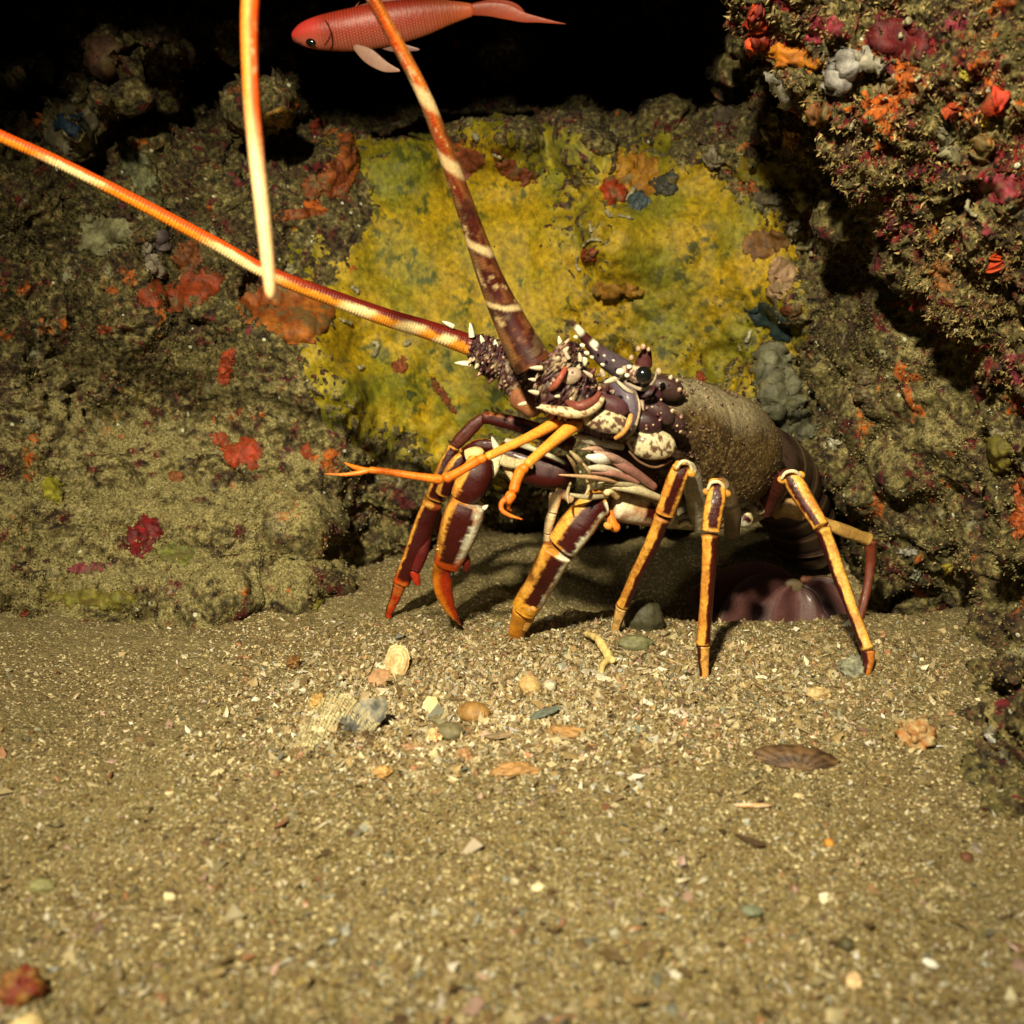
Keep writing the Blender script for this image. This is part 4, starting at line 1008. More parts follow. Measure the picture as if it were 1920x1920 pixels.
for (nm, lab, cat, x, y, a_, b_, rt, th, c1, c2, sd_) in [
 ("orange_sponge","broad orange sponge under the hanging antenna tip","sponge",545,585,88,52,.1,.005,(.50,.16,.02),(.30,.07,.01),21),
 ("orange_sponge","brownish orange sponge with pointed top on the yellow sponge's left edge","sponge",640,320,38,62,.2,.005,OR1,OR2,22),
 ("orange_sponge","narrow orange sponge streak left of the yellow sponge","sponge",560,402,42,13,-.1,.003,OR1,OR2,23),
 ("orange_sponge","small round orange sponge beside the pointed orange one","sponge",585,350,19,21,0,.004,OR1,OR2,24),
 ("red_sponge","rusty red sponge spreading below the left antenna","sponge",350,545,78,36,-.15,.004,(.36,.055,.010),(.22,.045,.010),25),
 ("orange_sponge","orange brown crust hanging below the bright band of the left antenna","sponge",350,485,28,34,.1,.004,(.28,.09,.02),(.16,.05,.01),26),
 ("red_sponge","arched scarlet sponge on the left ledge","sponge",465,850,44,30,.2,.004,(.52,.055,.010),(.34,.05,.010),27),
 ("red_sponge","slanting red sponge strip above the arched scarlet one","sponge",424,690,14,34,.3,.004,(.46,.055,.012),(.3,.05,.01),28),
 ("red_sponge","small red patch at the right end of the left ledge","sponge",575,848,13,22,-.4,.003,(.42,.05,.01),(.25,.05,.01),29),
 ("red_sponge","faint red patch left of the arched scarlet sponge","sponge",412,825,22,15,.2,.003,(.36,.06,.012),(.2,.05,.02),30),
 ("crimson_algae","crimson algae patch on the lower left ledge","algae",270,1004,31,36,.1,.003,(.30,.012,.014),(.14,.008,.010),31),
 ("pink_algae","pinkish crimson algae streak at the ledge's lower left","algae",165,1065,42,13,-.1,.002,(.30,.05,.07),(.16,.03,.03),32),
 ("yellow_sponge","bright yellow lump on the far left of the ledge","sponge",100,916,20,26,-.3,.006,(.42,.38,.02),(.30,.28,.03),33),
 ("yellow_sponge","greenish yellow crust beside the crimson algae","sponge",325,1040,36,24,-.1,.003,(.26,.27,.05),(.16,.17,.04),34),
 ("yellow_sponge","yellow green crust along the bottom of the left ledge","sponge",180,1125,90,20,.05,.003,(.26,.25,.03),(.18,.12,.02),35),
 ("yellow_sponge","dull yellow knob at the foot of the ledge by the sand","sponge",602,1140,17,17,0,.006,(.26,.25,.04),(.18,.16,.03),36),
 ("red_sponge","tiny red patch at the bottom left corner of the ledge","sponge",48,1150,11,8,0,.002,(.4,.05,.02),(.2,.03,.01),37),
 ("orange_sponge","small dull orange patch in the middle of the ledge","sponge",330,895,17,11,.2,.002,(.36,.12,.03),(.2,.07,.02),38),
 ("red_sponge","small red streak on the left wall","sponge",196,618,18,9,.1,.002,(.32,.06,.015),(.2,.05,.01),39),
 ("pale_sponge","pale cream sponge below the left antenna","sponge",190,435,58,38,.1,.006,(.34,.33,.16),(.22,.20,.10),40),
 ("pale_sponge","pale yellow green sponge right above the left antenna","sponge",262,330,28,52,-.5,.005,(.26,.27,.13),(.16,.16,.08),41),
 ("pale_sponge","large pale beige crust around the blue patch","sponge",110,235,82,58,.5,.007,(.30,.26,.15),(.14,.12,.07),42),
 ("blue_sponge","small deep blue sponge patch at the upper left","sponge",140,238,29,25,.2,.010,(.012,.045,.085),(.010,.030,.055),43),
 ("shell","pale worn half shell under the blue patch","shell",148,276,27,9,-.05,.011,(.36,.30,.17),(.26,.2,.12),44),
 ("white_sponge","whitish pointed sponge horn below the left antenna","sponge",285,485,14,32,-.35,.011,(.42,.36,.27),(.25,.2,.14),45),
 ("grey_tunicate","smooth grey tunicate beside the whitish horn","tunicate",302,455,21,20,0,.009,(.16,.12,.12),(.10,.08,.08),46),
 ("tunicate","translucent brown tunicate in the dark upper left","tunicate",192,105,40,48,-.4,.020,(.20,.10,.055),(.10,.05,.035),47),
 ("orange_sponge","folded amber sponge right of the hanging antenna","sponge",527,215,34,32,.3,.010,(.32,.17,.02),(.18,.09,.01),48),
 ("red_sponge","small red knob right of the amber sponge","sponge",596,236,13,16,0,.006,(.36,.055,.02),(.2,.03,.01),49),
 ("red_sponge","brick red sponge behind the upright antenna","sponge",872,300,36,46,.2,.007,(.30,.075,.022),(.20,.05,.02),50),
 ("red_sponge","reddish brown streak to the right of the upright antenna","sponge",965,318,52,20,.6,.007,(.30,.075,.022),(.20,.05,.02),51),
 ("red_sponge","slim rusty sponge on the yellow patch below the far joint","sponge",832,745,10,42,-.55,.008,(.26,.07,.012),(.18,.05,.01),52),
 ("orange_sponge","red brown knob by the yellow sponge's lower left corner","sponge",750,685,14,16,0,.006,(.32,.08,.02),(.2,.05,.01),53),
 ("orange_sponge","amber orange sponge at the top of the bulge","sponge",1200,325,52,42,.35,.011,(.48,.24,.015),(.34,.15,.012),54),
 ("red_sponge","scarlet knob beside the amber sponge on the bulge","sponge",1148,358,26,26,.2,.011,(.42,.05,.010),(.26,.05,.01),55),
 ("slate_sponge","slate blue sponge under the amber one","sponge",1198,378,20,21,.4,.014,(.10,.14,.15),(.06,.09,.10),56),
 ("slate_sponge","dark grey sponge right of the amber one","sponge",1252,345,32,24,-.2,.010,(.060,.062,.045),(.035,.035,.025),57),
 ("orange_sponge","ochre fin shaped sponge with shadow under it on the yellow wall","sponge",1155,540,46,18,.1,.016,(.42,.22,.02),(.30,.13,.015),58),
 ("red_sponge","small red sponge framed by white worm tubes","sponge",1110,473,15,17,.2,.010,(.30,.05,.012),(.2,.04,.01),59),
 ("flesh_sponge","flesh coloured sponge flap with two horns","sponge",1465,520,25,38,.2,.010,(.56,.36,.20),(.44,.26,.15),60),
 ("orange_sponge","dull orange crust left of the flesh coloured flap","sponge",1430,462,42,36,.1,.005,(.26,.12,.03),(.15,.07,.02),61),
 ("blue_sponge","dark blue green sponge band right of the yellow wall","sponge",1445,600,62,24,.75,.006,(.022,.050,.050),(.014,.028,.028),62),
 ("grey_sponge","lumpy pale grey sponge behind the carapace","sponge",1458,712,48,66,-.25,.016,(.24,.235,.135),(.12,.115,.065),63),
 ("grey_sponge","smaller grey sponge lobe lower down behind the carapace","sponge",1495,792,36,30,.4,.012,(.16,.155,.09),(.08,.075,.045),64),
 ("grey_sponge","round greyish lump near the boulder's lower edge","sponge",1355,212,34,34,.2,.010,(.26,.21,.14),(.14,.11,.07),65),
 ("grey_sponge","pale ear shaped sponge below the round greyish lump","sponge",1336,297,27,21,-.3,.010,(.30,.26,.17),(.18,.14,.09),66),
 ("grey_sponge","left of two grey rosette sponges","sponge",1442,378,25,20,.2,.008,(.22,.20,.13),(.12,.10,.07),67),
 ("grey_sponge","right of two grey rosette sponges","sponge",1508,372,25,20,.2,.008,(.20,.18,.12),(.12,.10,.07),68),
 ("orange_sponge","round orange sponge disc under the boulder","sponge",1490,256,15,17,0,.010,(.42,.16,.03),(.30,.12,.03),69),
 ("grey_sponge","small pale bead sponge above the flesh coloured flap","sponge",1492,428,12,17,0,.010,(.42,.40,.28),(.26,.24,.17),70),
 ("red_sponge","deep red patch on the silty right wall","sponge",1487,583,20,14,0,.003,(.20,.035,.01),(.12,.03,.01),71),
 ("red_sponge","dull red streak high on the silty right wall","sponge",1675,570,26,9,0,.003,(.24,.07,.02),(.14,.05,.02),72),
 ("orange_sponge","vertical orange smear at the right of the silty wall","sponge",1772,520,17,46,-.2,.004,(.30,.11,.02),(.18,.08,.02),73),
 ("yellow_sponge","dull yellow lump on the right wall near the picture's edge","sponge",1880,845,32,38,-.3,.008,(.32,.27,.05),(.2,.17,.04),74),
 ("orange_sponge","bright orange sponge cut by the right edge of the picture","sponge",1915,955,22,60,.1,.006,(.55,.12,.02),(.4,.09,.02),75),
 ("cream_sponge","cream knob sponge with orange rim on the right wall","sponge",1617,720,15,30,.1,.008,(.24,.22,.11),(.18,.1,.05),76),
 ("barnacle","white barnacle on a yellowish mound beside the dark hole","barnacle",1566,832,11,15,.1,.010,(.62,.60,.45),(.4,.38,.25),77),
 ("red_sponge","small red sponge next to the yellow one at the carapace top","sponge",1315,712,8,15,-.5,.006,(.42,.06,.015),(.3,.05,.01),78),
 ("white_sponge","white oval shell on the lower right rock","shell",1703,1035,17,8,.1,.006,(.52,.50,.42),(.36,.34,.28),79),
 ("white_sponge","upright white shell on the lower right rock","shell",1719,1077,8,16,-.2,.006,(.46,.46,.34),(.3,.3,.2),80),
 ("yellow_sponge","tiny yellow dot sponge on the lower right rock","sponge",1777,1065,9,9,0,.005,(.50,.40,.03),(.4,.3,.03),81),
 ("shell","white curved shell caught on the right rock by the sand","shell",1858,1376,9,19,-.35,.006,(.56,.54,.48),(.4,.4,.36),82)]:
    crust(nm, lab, cat, x, y, a_, b_, rt, th, c1, c2, .38, .35, 34 if max(a_, b_) < 50 else 54, sd_)
for (nm, lab, cat, x, y, a_, b_, rt, th, c1, c2, sd_) in [
 ("orange_sponge","orange lobed sponge on the boulder's left corner","sponge",1490,108,40,26,.1,.006,(.62,.22,.012),(.50,.15,.01),101),
 ("red_tunicate","glowing red orange tube at the boulder's left edge","tunicate",1402,97,15,16,0,.010,(.75,.08,.008),(.5,.04,.005),102),
 ("red_tunicate","red orange tube beside the glowing one on the boulder","tunicate",1422,86,11,13,0,.010,(.70,.10,.008),(.5,.04,.005),103),
 ("red_tunicate","tall dark red finger sponge at the top of the boulder's left edge","tunicate",1424,48,14,36,-.15,.008,(.50,.05,.010),(.20,.018,.008),104),
 ("white_sponge","folded greyish white sponge at the boulder's lower left","sponge",1450,165,46,24,.65,.008,(.42,.40,.34),(.20,.18,.15),105),
 ("white_sponge","greyish white lumpy sponge in the middle of the boulder","sponge",1578,138,26,38,.3,.009,(.38,.36,.33),(.22,.20,.18),106),
 ("white_sponge","grey spurred sponge strip right of the lumpy one","sponge",1635,112,42,13,.25,.008,(.38,.35,.26),(.22,.2,.16),107),
 ("yellow_sponge","yellow green knob on the boulder's lower left corner","sponge",1384,135,15,20,0,.008,(.36,.34,.06),(.24,.22,.05),108),
 ("maroon_algae","large glossy maroon patch on the boulder","algae",1680,75,52,42,.2,.003,(.085,.006,.008),(.16,.008,.012),109),
 ("pink_algae","pink crimson crust left of the maroon patch","algae",1540,55,38,22,-.4,.002,(.34,.035,.06),(.2,.02,.03),110),
 ("red_sponge","bright red knob on the right side of the boulder","sponge",1878,190,15,19,0,.008,(.60,.05,.015),(.4,.03,.01),111),
 ("red_sponge","smaller orange red knob left of the bright red one","sponge",1788,205,13,12,0,.006,(.50,.08,.02),(.4,.05,.01),112),
 ("yellow_sponge","small bright yellow dot on the boulder","sponge",1850,227,9,10,0,.005,(.60,.42,.02),(.5,.35,.02),113),
 ("yellow_sponge","yellow fleck near the middle right of the boulder","sponge",1812,142,13,9,.5,.003,(.42,.36,.04),(.3,.25,.03),114),
 ("red_tunicate","scarlet tube with a dark stalk low on the boulder","tunicate",1866,486,8,12,0,.010,(.75,.09,.012),(.6,.05,.01),115),
 ("pink_algae","pink crust patch low on the boulder","algae",1875,350,32,26,.4,.002,(.32,.04,.06),(.2,.02,.03),116),
 ("orange_sponge","amber cup sponge on the boulder's right side","sponge",1848,280,16,24,.3,.006,(.34,.16,.03),(.24,.1,.02),117),
 ("pale_sponge","pale tongue shaped sponge on the boulder's right side","sponge",1780,275,14,36,-.3,.005,(.28,.26,.15),(.2,.17,.1),118),
 ("cream_sponge","fuzzy cream tuft in the centre of the boulder","sponge",1668,160,22,18,0,.004,(.42,.33,.17),(.24,.17,.08),119),
 ("orange_sponge","brown orange disc on the boulder's underside","sponge",1535,215,18,19,0,.006,(.26,.09,.02),(.18,.06,.01),120)]:
    crust(nm, lab, cat, x, y, a_ * 1.15, b_ * 1.15, rt, th * 1.5, tuple(min(.9, 1.25 * v) for v in c1), tuple(1.1 * v for v in c2), .38, .35, 34, sd_, which="boulder")

# white worm tubes: thin curled tubes lying on the wall
def worm(pts, r_, lab, nm="worm_tube", cat="worm tube", which="any", group=None):
    W = []
    for (x, y) in pts:
        h_ = hit(x, y, which)
        if h_ is None: return
        q_ = r_ * random.uniform(.45, .9)
        W.append([*(np.array(h_[0]) + np.array(h_[1]) * .003), q_ * psz(h_[2]), q_ * psz(h_[2])])
    m_ = Mesh(); tube(m_, W, plain((.40,.37,.22), (.12,.10,.055), amt=.9), 30, 10, world=True, disp=lambda tt, aa, V: .0008 * fbm(V, 400, 3, 5))
    tag(m_.done(nm, M_stone, origin=np.array(W[0][:3])), lab, cat, group)
worm([(1084,478),(1082,492),(1087,508)], 4, "white worm tube standing at the left rim of the bulge")
worm([(1098,462),(1108,452),(1122,452),(1130,458)], 4, "white arched worm tube over the small red sponge")
worm([(1110,425),(1111,437)], 4, "short white worm tube above the arched one")
worm([(1158,410),(1172,412),(1186,416)], 5.5, "thick white worm tube under the slate blue sponge")
worm([(1138,398),(1146,408),(1152,412)], 5, "white triangular worm tube left of the thick one")
worm([(1176,380),(1182,366),(1188,358)], 6, "white upright tube against the slate blue sponge")
worm([(700,640),(708,648),(704,662),(696,672)], 6, "curled pale worm tube under the far antenna joint")
worm([(655,540),(664,546),(668,556)], 6, "pale oval tube below the left antenna")
worm([(630,598),(640,604),(654,606)], 4, "thin branching white tube on the orange sponge's edge")
worm([(758,648),(768,642)], 7, "stubby pale tube right of the curled one")
worm([(1396,640),(1402,630),(1405,622)], 5, "white finger tube above the grey sponge")
worm([(1394,655),(1388,646)], 3.5, "small white tube beside the finger tube")
worm([(1497,465),(1508,468),(1524,462),(1528,452)], 5, "white antler shaped tube right of the wall sponge")
worm([(1525,470),(1530,482)], 5, "lower prong of white tube beside the antler shaped one")
worm([(1435,238),(1440,250),(1446,262)], 5, "white knobbly tube hanging under the boulder", which="wall")
worm([(665,690),(672,697),(680,692)], 4, "small white hooked tube beside the left ledge top")
worm([(893,256),(902,264)], 7, "pale bead near the top of the yellow sponge")
worm([(925,282),(940,292)], 4, "white speck tube right of the pale bead")
worm([(310,160),(322,170),(338,184)], 8, "whitish slanting tube in the dark upper left")
worm([(1590,238),(1596,228),(1600,222)], 4, "glassy pale tube under the boulder's middle", which="boulder")
worm([(1706,38),(1712,32)], 7, "bright white speck on top of the maroon patch", which="boulder")
worm([(1680,64),(1682,76)], 5, "second white speck left of the maroon patch", which="boulder")
worm([(1725,152),(1730,148)], 5, "white speck below the maroon patch", which="boulder")
worm([(1828,375),(1826,392),(1832,412)], 5, "white tube running down the boulder's right side", which="boulder")
worm([(775,862),(777,872)], 5, "short white tube left of the far claws", which="wall")

# ------------------------------------------------------------------ small scatter
def octa(n):
    V = np.array([[1,0,0],[0,1,0],[-1,0,0],[0,-1,0],[0,0,1],[0,0,-1]], float)
    F = np.array([[0,1,4],[1,2,4],[2,3,4],[3,0,4],[1,0,5],[2,1,5],[3,2,5],[0,3,5]])
    return V, F
def scatter(name, P, size, flat, cols, mat, label, cat, tilt=.5, nrm=None, lift=.3, smooth_sh=False):
    n = len(P); V0, F0 = octa(0)
    j = rng.normal(0, .26, (n, 6, 3)); V = V0[None] * (1 + 0 * j) + j
    V = V * np.stack([rng.uniform(.7, 1.5, n), rng.uniform(.45, 1.0, n), flat], -1)[:, None, :] * size[:, None, None]
    # random rotation: yaw then tilt
    ya = rng.uniform(0, 2 * np.pi, n); ti = rng.normal(0, tilt, n); tj = rng.normal(0, tilt, n)
    def rot(V, a, i, k):
        c, s_ = np.cos(a)[:, None], np.sin(a)[:, None]
        x, y = V[..., i].copy(), V[..., k].copy()
        V[..., i] = x * c - y * s_; V[..., k] = x * s_ + y * c
        return V
    V = rot(V, ti, 1, 2); V = rot(V, tj, 0, 2); V = rot(V, ya, 0, 1)
    V = V + P[:, None, :] + (np.array([0, 0, 1.0]) if nrm is None else nrm)[..., None, :] * (size * flat * lift)[:, None, None] * (1 if nrm is not None else np.ones((1,1,1)))
    F = (F0[None] + (np.arange(n) * 6)[:, None, None]).reshape(-1, 3)
    C = np.repeat(cols, 6, axis=0)
    o = build(name, V.reshape(-1, 3), F, mat, cols=C, smooth_sh=smooth_sh)
    return tag(o, label, cat, kind="stuff")

def ground_pts(px, py):
    z = np.zeros(px.shape)
    for _ in range(5):
        d = rays(px, py); P = CAM + d * ((z - CAM[2]) / d[..., 2])[..., None]
        z = G(P[..., 0], P[..., 1])
    z = G(P[..., 0], P[..., 1], True)
    P[..., 2] = z
    return P
pal = np.array([(.46,.34,.11),(.34,.25,.075),(.55,.43,.17),(.24,.165,.05),(.66,.56,.29),(.40,.26,.085),(.14,.09,.04),(.74,.68,.48),(.30,.27,.13),(.10,.075,.05),(.42,.20,.09),(.20,.22,.16)])
pw_ = np.array([.20,.17,.14,.12,.09,.08,.05,.05,.05,.02,.015,.015]); pw_ /= pw_.sum()
n = 150000
px_ = rng.uniform(-120, 2040, n); py_ = 1015 + (1985 - 1015) * rng.uniform(0, 1, n) ** .9
P = ground_pts(px_, py_)
sz = rng.lognormal(0, .36, n) * .00040
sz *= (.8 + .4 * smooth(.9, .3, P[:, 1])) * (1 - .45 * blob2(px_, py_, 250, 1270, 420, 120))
tint = (rng.uniform(.46, .76, n) * (.80 + .2 * smooth(.25, .6, fbm(P, 12, 3, 88))) * (1 - .30 * blob2(px_, py_, 200, 1230, 480, 110)) * (1 - .25 * smooth(1500, 1900, px_)))[:, None]  # right side grains darkened, light falloff put into their colour
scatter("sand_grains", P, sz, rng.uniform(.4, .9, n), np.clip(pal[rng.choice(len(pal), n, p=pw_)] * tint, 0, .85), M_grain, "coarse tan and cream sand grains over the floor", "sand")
# broken shell hash, thick round the feet and down the middle
n = 48000
k1 = rng.uniform(0, 1, n)
hx = np.where(k1 < .55, rng.normal(1180, 330, n), np.where(k1 < .90, rng.normal(800, 200, n), rng.uniform(-60, 1980, n)))
hy = np.where(k1 < .55, rng.normal(1270, 80, n), np.where(k1 < .90, rng.normal(1330, 75, n), 1150 + 830 * rng.uniform(0, 1, n) ** .8))
ok = (hy > 1155) & (hy < 1990) & (hx > -80) & (hx < 2000)
hx, hy = hx[ok], hy[ok]; n = len(hx)
P = ground_pts(hx, hy)
sz = rng.lognormal(0, .42, n) * .00105
pal2 = np.array([(.60,.50,.28),(.72,.64,.42),(.42,.30,.13),(.80,.76,.60),(.28,.19,.08),(.50,.40,.20),(.16,.10,.05),(.30,.30,.22),(.50,.24,.12),(.58,.38,.30)])
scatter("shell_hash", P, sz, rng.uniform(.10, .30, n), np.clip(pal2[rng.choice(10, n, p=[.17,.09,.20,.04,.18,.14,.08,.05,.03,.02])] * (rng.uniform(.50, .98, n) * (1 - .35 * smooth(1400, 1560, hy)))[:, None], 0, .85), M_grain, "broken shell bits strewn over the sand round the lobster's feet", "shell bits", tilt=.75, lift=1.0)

n = 900
hx = np.where(rng.uniform(size=n) < .45, rng.normal(980, 300, n), rng.uniform(-60, 1980, n)); hy = 1190 + 790 * rng.uniform(0, 1, n) ** .9
hy = np.where(hx < 620, np.maximum(hy, 1260), hy)
P = ground_pts(hx, hy)
scatter("shell_hash", P, rng.lognormal(0, .35, n) * .0019, rng.uniform(.12, .5, n), np.clip(pal2[rng.choice(10, n, p=[.12,.09,.20,.05,.16,.12,.10,.08,.05,.03])] * rng.uniform(.32, .68, n)[:, None], 0, .8), M_grain, "larger shell chips and grit scattered over the sand floor", "shell bits", tilt=.45, lift=.8)

# turf: short fuzzy tufts on the rock
def turf(name, Pv, Nv, sel, n, ln, cols, wts, label, wd=.16, blades=3):
    idx = rng.choice(len(Pv), n, p=sel / sel.sum())
    p = Pv[idx] + rng.normal(0, .0009, (n, 3)); q = Nv[idx]
    c = cols[rng.choice(len(cols), n, p=wts)] * rng.uniform(.6, 1.25, n)[:, None]
    Vs = []; Cs = []
    for b in range(blades):
        d = q * .55 + rng.normal(0, .75, (n, 3)); d[:, 2] += .15
        d /= np.linalg.norm(d, axis=1, keepdims=True)
        L = (ln * rng.lognormal(0, .4, n))[:, None]
        u = np.cross(d, rng.normal(0, 1, (n, 3))); u /= np.linalg.norm(u, axis=1, keepdims=True)
        Vs.append(np.stack([p - u * L * wd - q * .0004, p + u * L * wd - q * .0004, p + d * L + u * L * .15], 1)); Cs.append(np.repeat(c, 3, axis=0))
    V = np.concatenate(Vs).reshape(-1, 3); C = np.concatenate(Cs)
    o = build(name, V, np.arange(len(V)).reshape(-1, 3), M_turf, cols=C, smooth_sh=False)
    return tag(o, label, "algae", kind="stuff")
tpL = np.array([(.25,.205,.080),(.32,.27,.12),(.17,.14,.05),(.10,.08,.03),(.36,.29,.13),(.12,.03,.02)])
tp = .52 * np.array([(.17,.145,.050),(.24,.20,.085),(.10,.085,.030),(.055,.040,.018),(.30,.25,.12),(.10,.030,.018)])  # upper turf palette scaled down, dim light put into its colour
sl = (slice(j0, j1), slice(i0, i1))
Pv = WP2[sl].reshape(-1, 3); Nv = WN[sl].reshape(-1, 3)
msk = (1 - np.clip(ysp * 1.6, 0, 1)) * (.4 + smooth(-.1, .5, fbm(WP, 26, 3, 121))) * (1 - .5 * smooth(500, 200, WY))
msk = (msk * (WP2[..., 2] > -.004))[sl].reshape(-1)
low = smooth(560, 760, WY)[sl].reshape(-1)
turf("turf_algae", Pv, Nv, (msk * (1 - low)).clip(0) + 1e-9, 60000, .0010, tp, [.30,.22,.18,.14,.10,.06], "dark fuzzy turf high on the cave wall, colour dimmed for weak light", wd=.42)
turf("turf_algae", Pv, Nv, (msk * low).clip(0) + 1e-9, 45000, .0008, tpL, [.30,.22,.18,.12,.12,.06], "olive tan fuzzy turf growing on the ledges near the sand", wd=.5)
Bv = BP2.reshape(-1, 3); Bn = BN.reshape(-1, 3)
sc_ = ((Bn * (CAM - Bv)).sum(1) > 0) * (Bv[:, 1] < .64) * (Bv[:, 2] < .42) * (.3 + smooth(-.1, .4, fbm(Bv, 40, 3, 131)))
tp2 = np.array([(.30,.22,.085),(.40,.31,.14),(.16,.12,.045),(.10,.03,.02),(.24,.19,.05),(.20,.06,.04)])
turf("turf_algae", Bv, Bn, sc_ + 1e-12, 60000,  .0014, tp2, [.30,.22,.18,.12,.12,.06], "tan filamentous turf hanging on the overhanging boulder", wd=.24)

# ------------------------------------------------------------------ pebbles and shells one by one
def pebble(name, label, x, y, rx, ry, rot, c1, c2, seed=0, flat=.6, lumpy=.12, freq=1.6, group=None, cat="pebble", sink=.25):
    g = ground(x, y); s_ = psz(g[1]); 
    th, ph = np.meshgrid(np.linspace(0, 2 * np.pi, 48, endpoint=False), np.linspace(.03, np.pi - .03, 30))
    S_ = np.stack([np.sin(ph) * np.cos(th), np.sin(ph) * np.sin(th), np.cos(ph)], -1)
    k = 1 + lumpy * fbm(S_ + seed * 3.1, freq, 4, 140 + seed, .55)
    S_ = S_ * k[..., None]
    a_, b_ = rx * s_, ry * s_ * 1.25
    V = S_ * np.array([a_, b_, min(a_, b_) * flat * 1.1])
    c, q = math.cos(rot), math.sin(rot)
    V = V @ np.array([[c, q, 0], [-q, c, 0], [0, 0, 1]])
    V[..., 2] += min(a_, b_) * flat * (1 - sink * 2) 
    t = np.clip(.5 + .9 * fbm(S_ + seed, 2.4, 4, 160 + seed), 0, 1)
    o = build(name, V.reshape(-1, 3) + g, gridfaces(30, 48, True), M_stone, cols=mixc(c1, c2, t).reshape(-1, 3), origin=g)
    return tag(o, label, cat, group)
def chip(name, label, x, y, rx, ry, rot, c1, c2, seed=0, curve=.5, tiltx=.35, tilty=0.0, ribs=0, cat="shell", lift=0.0, jag=.25, rings=0, hollow=False, group=None):
    """an irregular, cupped plate with real thickness"""
    g = ground(x, y); s_ = psz(g[1]); a_, b_ = rx * s_, ry * s_
    nr, na = 22, 56
    U, A = np.meshgrid(np.linspace(.02, 1, nr), np.linspace(0, 2 * np.pi, na, endpoint=False), indexing='ij')
    rimr = 1 + jag * fbm(np.stack([np.cos(A), np.sin(A), np.full_like(A, seed * 2.3)], -1), 1.6, 4, 170 + seed, .7)
    X = U * rimr * np.cos(A); Y_ = U * rimr * np.sin(A)
    Z = curve * (-(X ** 2) * .5 - (Y_ ** 2) * .35) * (1 if not hollow else -1)
    Z = Z + .03 * fbm(np.stack([X, Y_, X * 0 + seed], -1), 3, 3, 180)
    if ribs: Z = Z + .06 * np.sin(np.arctan2(Y_ + 1.3, X) * ribs) * U
    if rings: Z = Z + .03 * np.sin(U * rings)
    m_ = min(a_, b_) if ribs == 0 else min(a_, b_) * 1.3
    top_ = np.stack([X * a_, Y_ * b_, Z * m_], -1); bot = top_ - [0, 0, .00045]
    V = np.concatenate([top_.reshape(-1, 3), bot.reshape(-1, 3)])
    def rm(a, i, k):
        M_ = np.eye(3); M_[i, i] = M_[k, k] = math.cos(a); M_[i, k] = math.sin(a); M_[k, i] = -math.sin(a); return M_
    V = V @ rm(rot, 0, 1) @ rm(tiltx, 1, 2) @ rm(tilty, 0, 2)
    lo_ = V[:, 2].min(); V[:, 2] += -lo_ * .80 + lift
    f = gridfaces(nr, na, True); N_ = nr * na
    j = np.arange(na); e0 = (nr - 1) * na
    rimf = np.stack([e0 + j, e0 + (j + 1) % na, e0 + (j + 1) % na + N_, e0 + j + N_], 1)
    t = np.clip(.5 + .9 * fbm(np.stack([X, Y_, X * 0 + seed], -1), 2.0, 4, 190 + seed) + (.25 * np.sin(np.arctan2(Y_ + 1.3, X) * ribs) if ribs else 0) + (.2 * np.sin(U * rings) if rings else 0), 0, 1)
    C = mixc(c1, c2, t).reshape(-1, 3)
    o = build(name, V + g, np.concatenate([f, f[:, ::-1] + N_, rimf]), M_stone, cols=np.concatenate([C, C * .8]), origin=g)
    return tag(o, label, cat, group)
TX = .75
chip("oyster_shell", "cream oyster shell piece standing behind the brown flat one", 745, 1262, 24, 40, .1, (.66,.52,.26), (.42,.27,.11), 1, .5, TX, rings=26)
chip("shell_fragment", "flat tan brown shell fragment leaning on the cream oyster shell", 712, 1283, 24, 20, -.1, (.42,.24,.11), (.34,.18,.08), 2, .3, TX)
chip("mussel_shell", "broken blue grey mussel shell with pale torn edge", 688, 1362, 44, 34, .25, (.085,.085,.075), (.36,.33,.24), 3, 1.1, .8, .25, hollow=True, jag=.5)
chip("shell_fragment", "pink and white shell strip above the mussel shell", 668, 1310, 28, 9, -.1, (.60,.32,.27), (.66,.56,.40), 4, .3, .4)
pebble("brown_pebble", "smooth honey brown oval pebble, the largest on the sand", 888, 1345, 35, 21, -.35, (.36,.20,.055), (.22,.115,.035), 5, .75, .05)
chip("shell_fragment", "pale yellow flat shell chip left of the honey brown pebble", 808, 1330, 18, 17, .2, (.68,.58,.30), (.60,.48,.22), 6, .15, TX)
pebble("grey_pebble", "olive grey pebble partly buried below the pale yellow chip", 842, 1378, 30, 21, -.2, (.20,.17,.085), (.13,.115,.06), 7, .6)
pebble("grey_pebble", "dull grey brown pebble wedged behind the olive grey one", 832, 1352, 25, 14, .2, (.22,.19,.10), (.15,.12,.06), 8, .5)
pebble("round_pebble", "round cream pebble in front of the yellow foot", 993, 1296, 21, 19, 0, (.62,.44,.18), (.42,.27,.10), 9, .95)
pebble("white_pebble", "pair-like pale pebble right of the round cream one", 1032, 1290, 13, 11, 0, (.58,.52,.36), (.36,.3,.2), 10, .8)
chip("shell_fragment", "pinkish white chip right of the honey brown pebble", 952, 1354, 17, 11, .3, (.70,.54,.42), (.62,.50,.36), 11, .4, .5)
chip("slate_chip", "long slate grey chip lying aslant", 1018, 1344, 34, 9, .45, (.12,.14,.105), (.08,.09,.07), 12, .2, .5, cat="stone chip")
pebble("orange_stone", "knobbly orange brown stone right of the slate chip", 1062, 1380, 36, 16, -.25, (.44,.24,.08), (.24,.14,.05), 13, .6, .35, 2.6, cat="stone")
